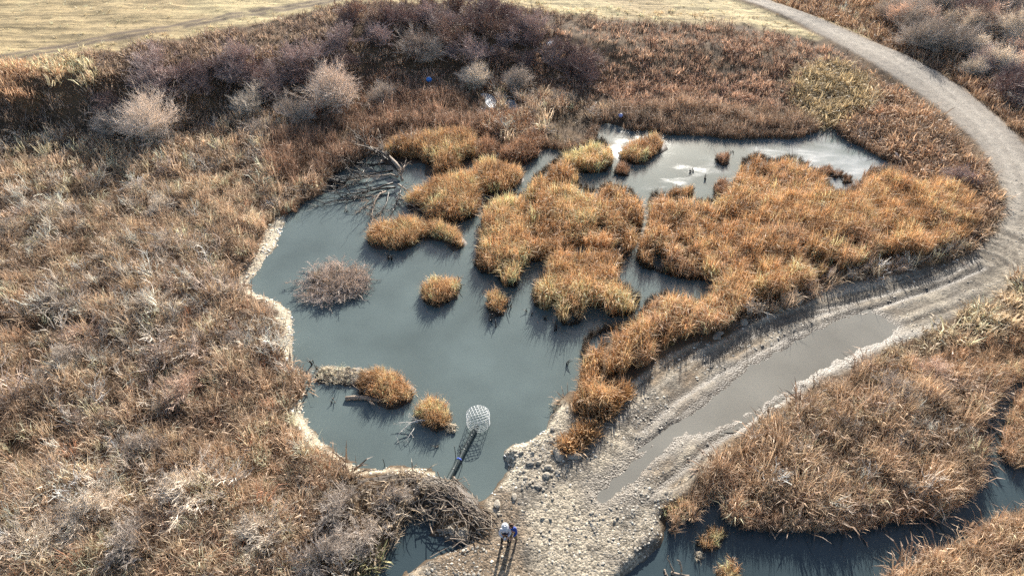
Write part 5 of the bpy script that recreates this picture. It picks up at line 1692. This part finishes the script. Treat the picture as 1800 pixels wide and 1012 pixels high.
def person(px, py, face, J, mats, label, height):
    """J: joints of the pose in metres, figure facing -Y before turning"""
    x, y, zz = gp(np.array([float(px)]), np.array([float(py)]))
    root = empty('person', (x[0], y[0], zz[0]), face)
    root.scale = (height / 1.75,) * 3
    v, e, r = [], [], []
    def add(p, rad, parent=None):
        v.append(Vector(p)); r.append(rad)
        if parent is not None: e.append((parent, len(v) - 1))
        return len(v) - 1
    pel = add(J['pelvis'], (.13, .10))
    bel = add(J['belly'], (.125, .095), pel)
    che = add(J['chest'], (.15, .105), bel)
    nck = add(J['neck'], .052, che)
    hb = add(J['head'] - J['hup'] * .05, .068, nck)
    hm = add(J['head'] + J['hup'] * .05, (.082, .095), hb)
    ht = add(J['head'] + J['hup'] * .13, (.07, .08), hm)
    add(J['head'] + J['hfw'] * .115 + J['hup'] * .01, .018, hm)     # nose
    for s in (-1, 1):
        add(J['head'] + Vector((s * .088, 0, .02)), .016, hm)         # ears
    for s, sd in ((-1, 'R'), (1, 'L')):
        sh = add(J['sh' + sd], .062, che)
        el = add(J['el' + sd], .045, sh)
        wr = add(J['wr' + sd], .030, el)
        d = (J['wr' + sd] - J['el' + sd]).normalized()
        pm = add(J['wr' + sd] + d * .07, (.040, .020), wr)
        side = d.cross(Vector((0, 0, 1))).normalized()
        for k, (o_, L) in enumerate(((-.030, .055), (-.010, .075), (.011, .070), (.031, .052))):
            b1 = add(J['wr' + sd] + d * .11 + side * o_, .0095, pm)
            b2 = add(J['wr' + sd] + d * (.11 + L * .5) + side * o_ + Vector((0, 0, -.008)), .009, b1)
            add(J['wr' + sd] + d * (.11 + L * .8) + side * o_ + Vector((0, 0, -.030)), .008, b2)
        t1 = add(J['wr' + sd] + d * .05 - side * .045 * s + Vector((0, 0, .01)), .012, pm)
        add(J['wr' + sd] + d * .09 - side * .062 * s, .010, t1)
        hi = add(J['hip' + sd], (.085, .085), pel)
        kn = add(J['kn' + sd], .058, hi)
        an = add(J['an' + sd], .040, kn)
        add(J['an' + sd] + Vector((0, -.14, -.045)), (.038, .025), an)
    skin('body', v, e, r, M['skin'], root)
    # trousers
    P_ = [J['belly'] * .4 + J['pelvis'] * .6, J['pelvis'], J['hipR'], J['knR'], J['anR'] + Vector((0, 0, .05)), J['hipL'], J['knL'], J['anL'] + Vector((0, 0, .05))]
    skin('trousers', P_, [(0, 1), (1, 2), (2, 3), (3, 4), (1, 5), (5, 6), (6, 7)], [(.150, .115), (.155, .12), .100, .075, .062, .100, .075, .062], mats['trousers'], root)
    # shirt or jacket with sleeves
    P_ = [J['pelvis'] + Vector((0, 0, .02)), J['belly'], J['chest'], J['chest'].lerp(J['neck'], .75), J['shR'], J['elR'], J['wrR'].lerp(J['elR'], .1), J['shL'], J['elL'], J['wrL'].lerp(J['elL'], .1)]
    skin('jacket', P_, [(0, 1), (1, 2), (2, 3), (2, 4), (4, 5), (5, 6), (2, 7), (7, 8), (8, 9)], [(.155, .125), (.150, .12), (.172, .128), .075, .082, .064, .046, .082, .064, .046], mats['jacket'], root)
    if 'vest' in mats:
        P_ = [J['pelvis'] + Vector((0, 0, .03)), J['belly'], J['chest'], J['chest'].lerp(J['neck'], .6)]
        skin('vest', P_, [(0, 1), (1, 2), (2, 3)], [(.18, .15), (.185, .155), (.20, .165), (.15, .12)], mats['vest'], root)
    for sd in 'RL':
        a = J['an' + sd]
        skin('boot', [a + Vector((0, 0, .12)), a + Vector((0, .01, -.02)), a + Vector((0, -.10, -.045)), a + Vector((0, -.19, -.05))], [(0, 1), (1, 2), (2, 3)], [.062, .060, (.052, .042), (.045, .03)], mats['boot'], root)
    V, Fc = [], []
    for s in (-1, 1):
        c = J['head'] + J['hup'] * .045 + J['hfw'] * .088 + Vector((s * .032, 0, 0))
        tube(V, Fc, [c - J['hfw'] * .005, c + J['hfw'] * .012], [.013, .006], 6)
    mesh_obj('eyes', V, Fc, M['iron'], root, True)
    V, Fc = [], []
    c = J['head'] - J['hup'] * .035 + J['hfw'] * .075
    tube(V, Fc, [c + Vector((-.026, 0, 0)), c + J['hfw'] * .006, c + Vector((.026, 0, 0))], [.004, .008, .004], 6)
    mesh_obj('mouth', V, Fc, M['lips'], root, True)
    up, ctr = J['hup'], J['head'] + J['hup'] * .06
    if 'hat' in mats:
        ax = up.cross(Vector((1, 0, 0))).normalized()
        V, Fc = [], []
        prof = [(.168, .055), (.15, .048), (.112, .058), (.108, .10), (.098, .15), (.06, .168), (.0, .160)]
        n = 22
        for rr, h in prof:
            for k in range(n):
                a = 2 * math.pi * k / n
                V.append(ctr + Vector((1, 0, 0)) * (rr * math.cos(a)) + ax * (rr * 1.08 * math.sin(a)) + up * (h + (.02 * abs(math.cos(a)) if rr > .18 else 0)))
        for i in range(len(prof) - 1):
            for k in range(n):
                k2 = (k + 1) % n
                Fc.append((i * n + k, i * n + k2, (i + 1) * n + k2, (i + 1) * n + k))
        h = mesh_obj('hat', V, Fc, mats['hat'], root, True)
        sol = h.modifiers.new('t', 'SOLIDIFY'); sol.thickness = .006
        V, Fc = [], []
        tube(V, Fc, [ctr + up * .060, ctr + up * .085], [.1155, .1145], 22, False)
        mesh_obj('hat_band', V, Fc, M['iron'], h, True)
    if 'hair' in mats:
        bk = -J['hfw']
        skin('hair', [J['head'] + up * .02 + bk * .06, J['head'] + up * .10 + bk * .03, J['head'] + up * .15 + J['hfw'] * .01, J['head'] - up * .06 + bk * .07], [(0, 1), (1, 2), (0, 3)], [.092, (.095, .10), .07, .062], mats['hair'], root)
    tag(root, label, 'person')
    return root

M['skin'] = simple('skin', lin(206, 160, 134), .55, .06, 20, 0)
M['lips'] = simple('lips', lin(160, 96, 86), .5, .05, 20, 0)
V3 = Vector
JA = dict(pelvis=V3((0, .02, .95)), belly=V3((0, 0, 1.08)), chest=V3((0, .02, 1.28)), neck=V3((0, .02, 1.48)), head=V3((0, -.02, 1.59)),
          hup=V3((0, -.25, .95)).normalized(), hfw=V3((0, -.95, -.25)).normalized(),
          shR=V3((-.185, -.03, 1.40)), shL=V3((.185, -.03, 1.40)), elR=V3((-.27, -.08, 1.14)), elL=V3((.26, -.08, 1.14)), wrR=V3((-.10, -.30, 1.12)), wrL=V3((.10, -.30, 1.16)),
          hipR=V3((-.095, .02, .88)), hipL=V3((.095, .02, .88)), knR=V3((-.13, -.01, .49)), knL=V3((.13, -.02, .49)), anR=V3((-.17, .03, .09)), anL=V3((.15, .04, .09)))
JB = dict(pelvis=V3((0, .06, .93)), belly=V3((-.01, .02, 1.05)), chest=V3((-.03, -.01, 1.25)), neck=V3((-.05, -.05, 1.43)), head=V3((-.07, -.12, 1.52)),
          hup=V3((-.1, -.62, .77)).normalized(), hfw=V3((-.05, -.76, -.62)).normalized(),
          shR=V3((-.21, -.11, 1.32)), shL=V3((.14, -.09, 1.34)), elR=V3((-.24, -.22, 1.08)), elL=V3((.22, -.16, 1.07)), wrR=V3((-.12, -.40, 1.02)), wrL=V3((.08, -.38, 1.00)),
          hipR=V3((-.09, .05, .87)), hipL=V3((.09, .05, .87)), knR=V3((-.11, .0, .48)), knL=V3((.12, .0, .48)), anR=V3((-.12, .05, .09)), anL=V3((.15, .05, .09)))
pA = person(888, 957, R(4), JA, {'trousers': simple('black_trousers', lin(38, 38, 36), .85, .2, 20, .1), 'jacket': simple('pale_shirt', lin(204, 204, 212), .85, .1, 20, .1),
       'vest': simple('navy_vest', lin(34, 38, 58), .8, .2, 20, .1), 'boot': M['iron'], 'hat': simple('white_hat', lin(224, 224, 226), .8, .06, 20, .1)},
       'person in white hat, navy vest and dark trousers looking down at a pad', 1.78)
pB = person(902, 950, R(-14), JB, {'trousers': simple('khaki_trousers', lin(120, 108, 88), .85, .2, 20, .1), 'jacket': simple('blue_jacket', lin(44, 76, 160), .7, .15, 20, .1),
       'boot': simple('dark_boots', lin(48, 46, 40), .7, .2, 20, .1), 'hair': simple('brown_hair', lin(74, 50, 36), .6, .2, 40, .3)},
       'person with brown hair in a blue jacket leaning towards the one in the hat', 1.66)
# the pad in the hands of the person with the hat
wm = Matrix.Translation(pA.location) @ Matrix.Rotation(R(4), 4, 'Z') @ Matrix.Scale(1.78 / 1.75, 4)
bm = bmesh.new(); bmesh.ops.create_cube(bm, size=1); bmesh.ops.scale(bm, vec=(.17, .12, .012), verts=bm.verts)
bmesh.ops.bevel(bm, geom=bm.edges[:], offset=.004, segments=1, affect='EDGES')
me = bpy.data.meshes.new('note_pad'); bm.to_mesh(me); bm.free(); me.materials.append(M['wire'])
o = link(bpy.data.objects.new('note_pad', me))
o.location = wm @ Vector((0, -.37, 1.155)); o.rotation_euler = (R(22), 0, R(4))
tag(o, 'white pad held by the person in the hat', 'note pad')
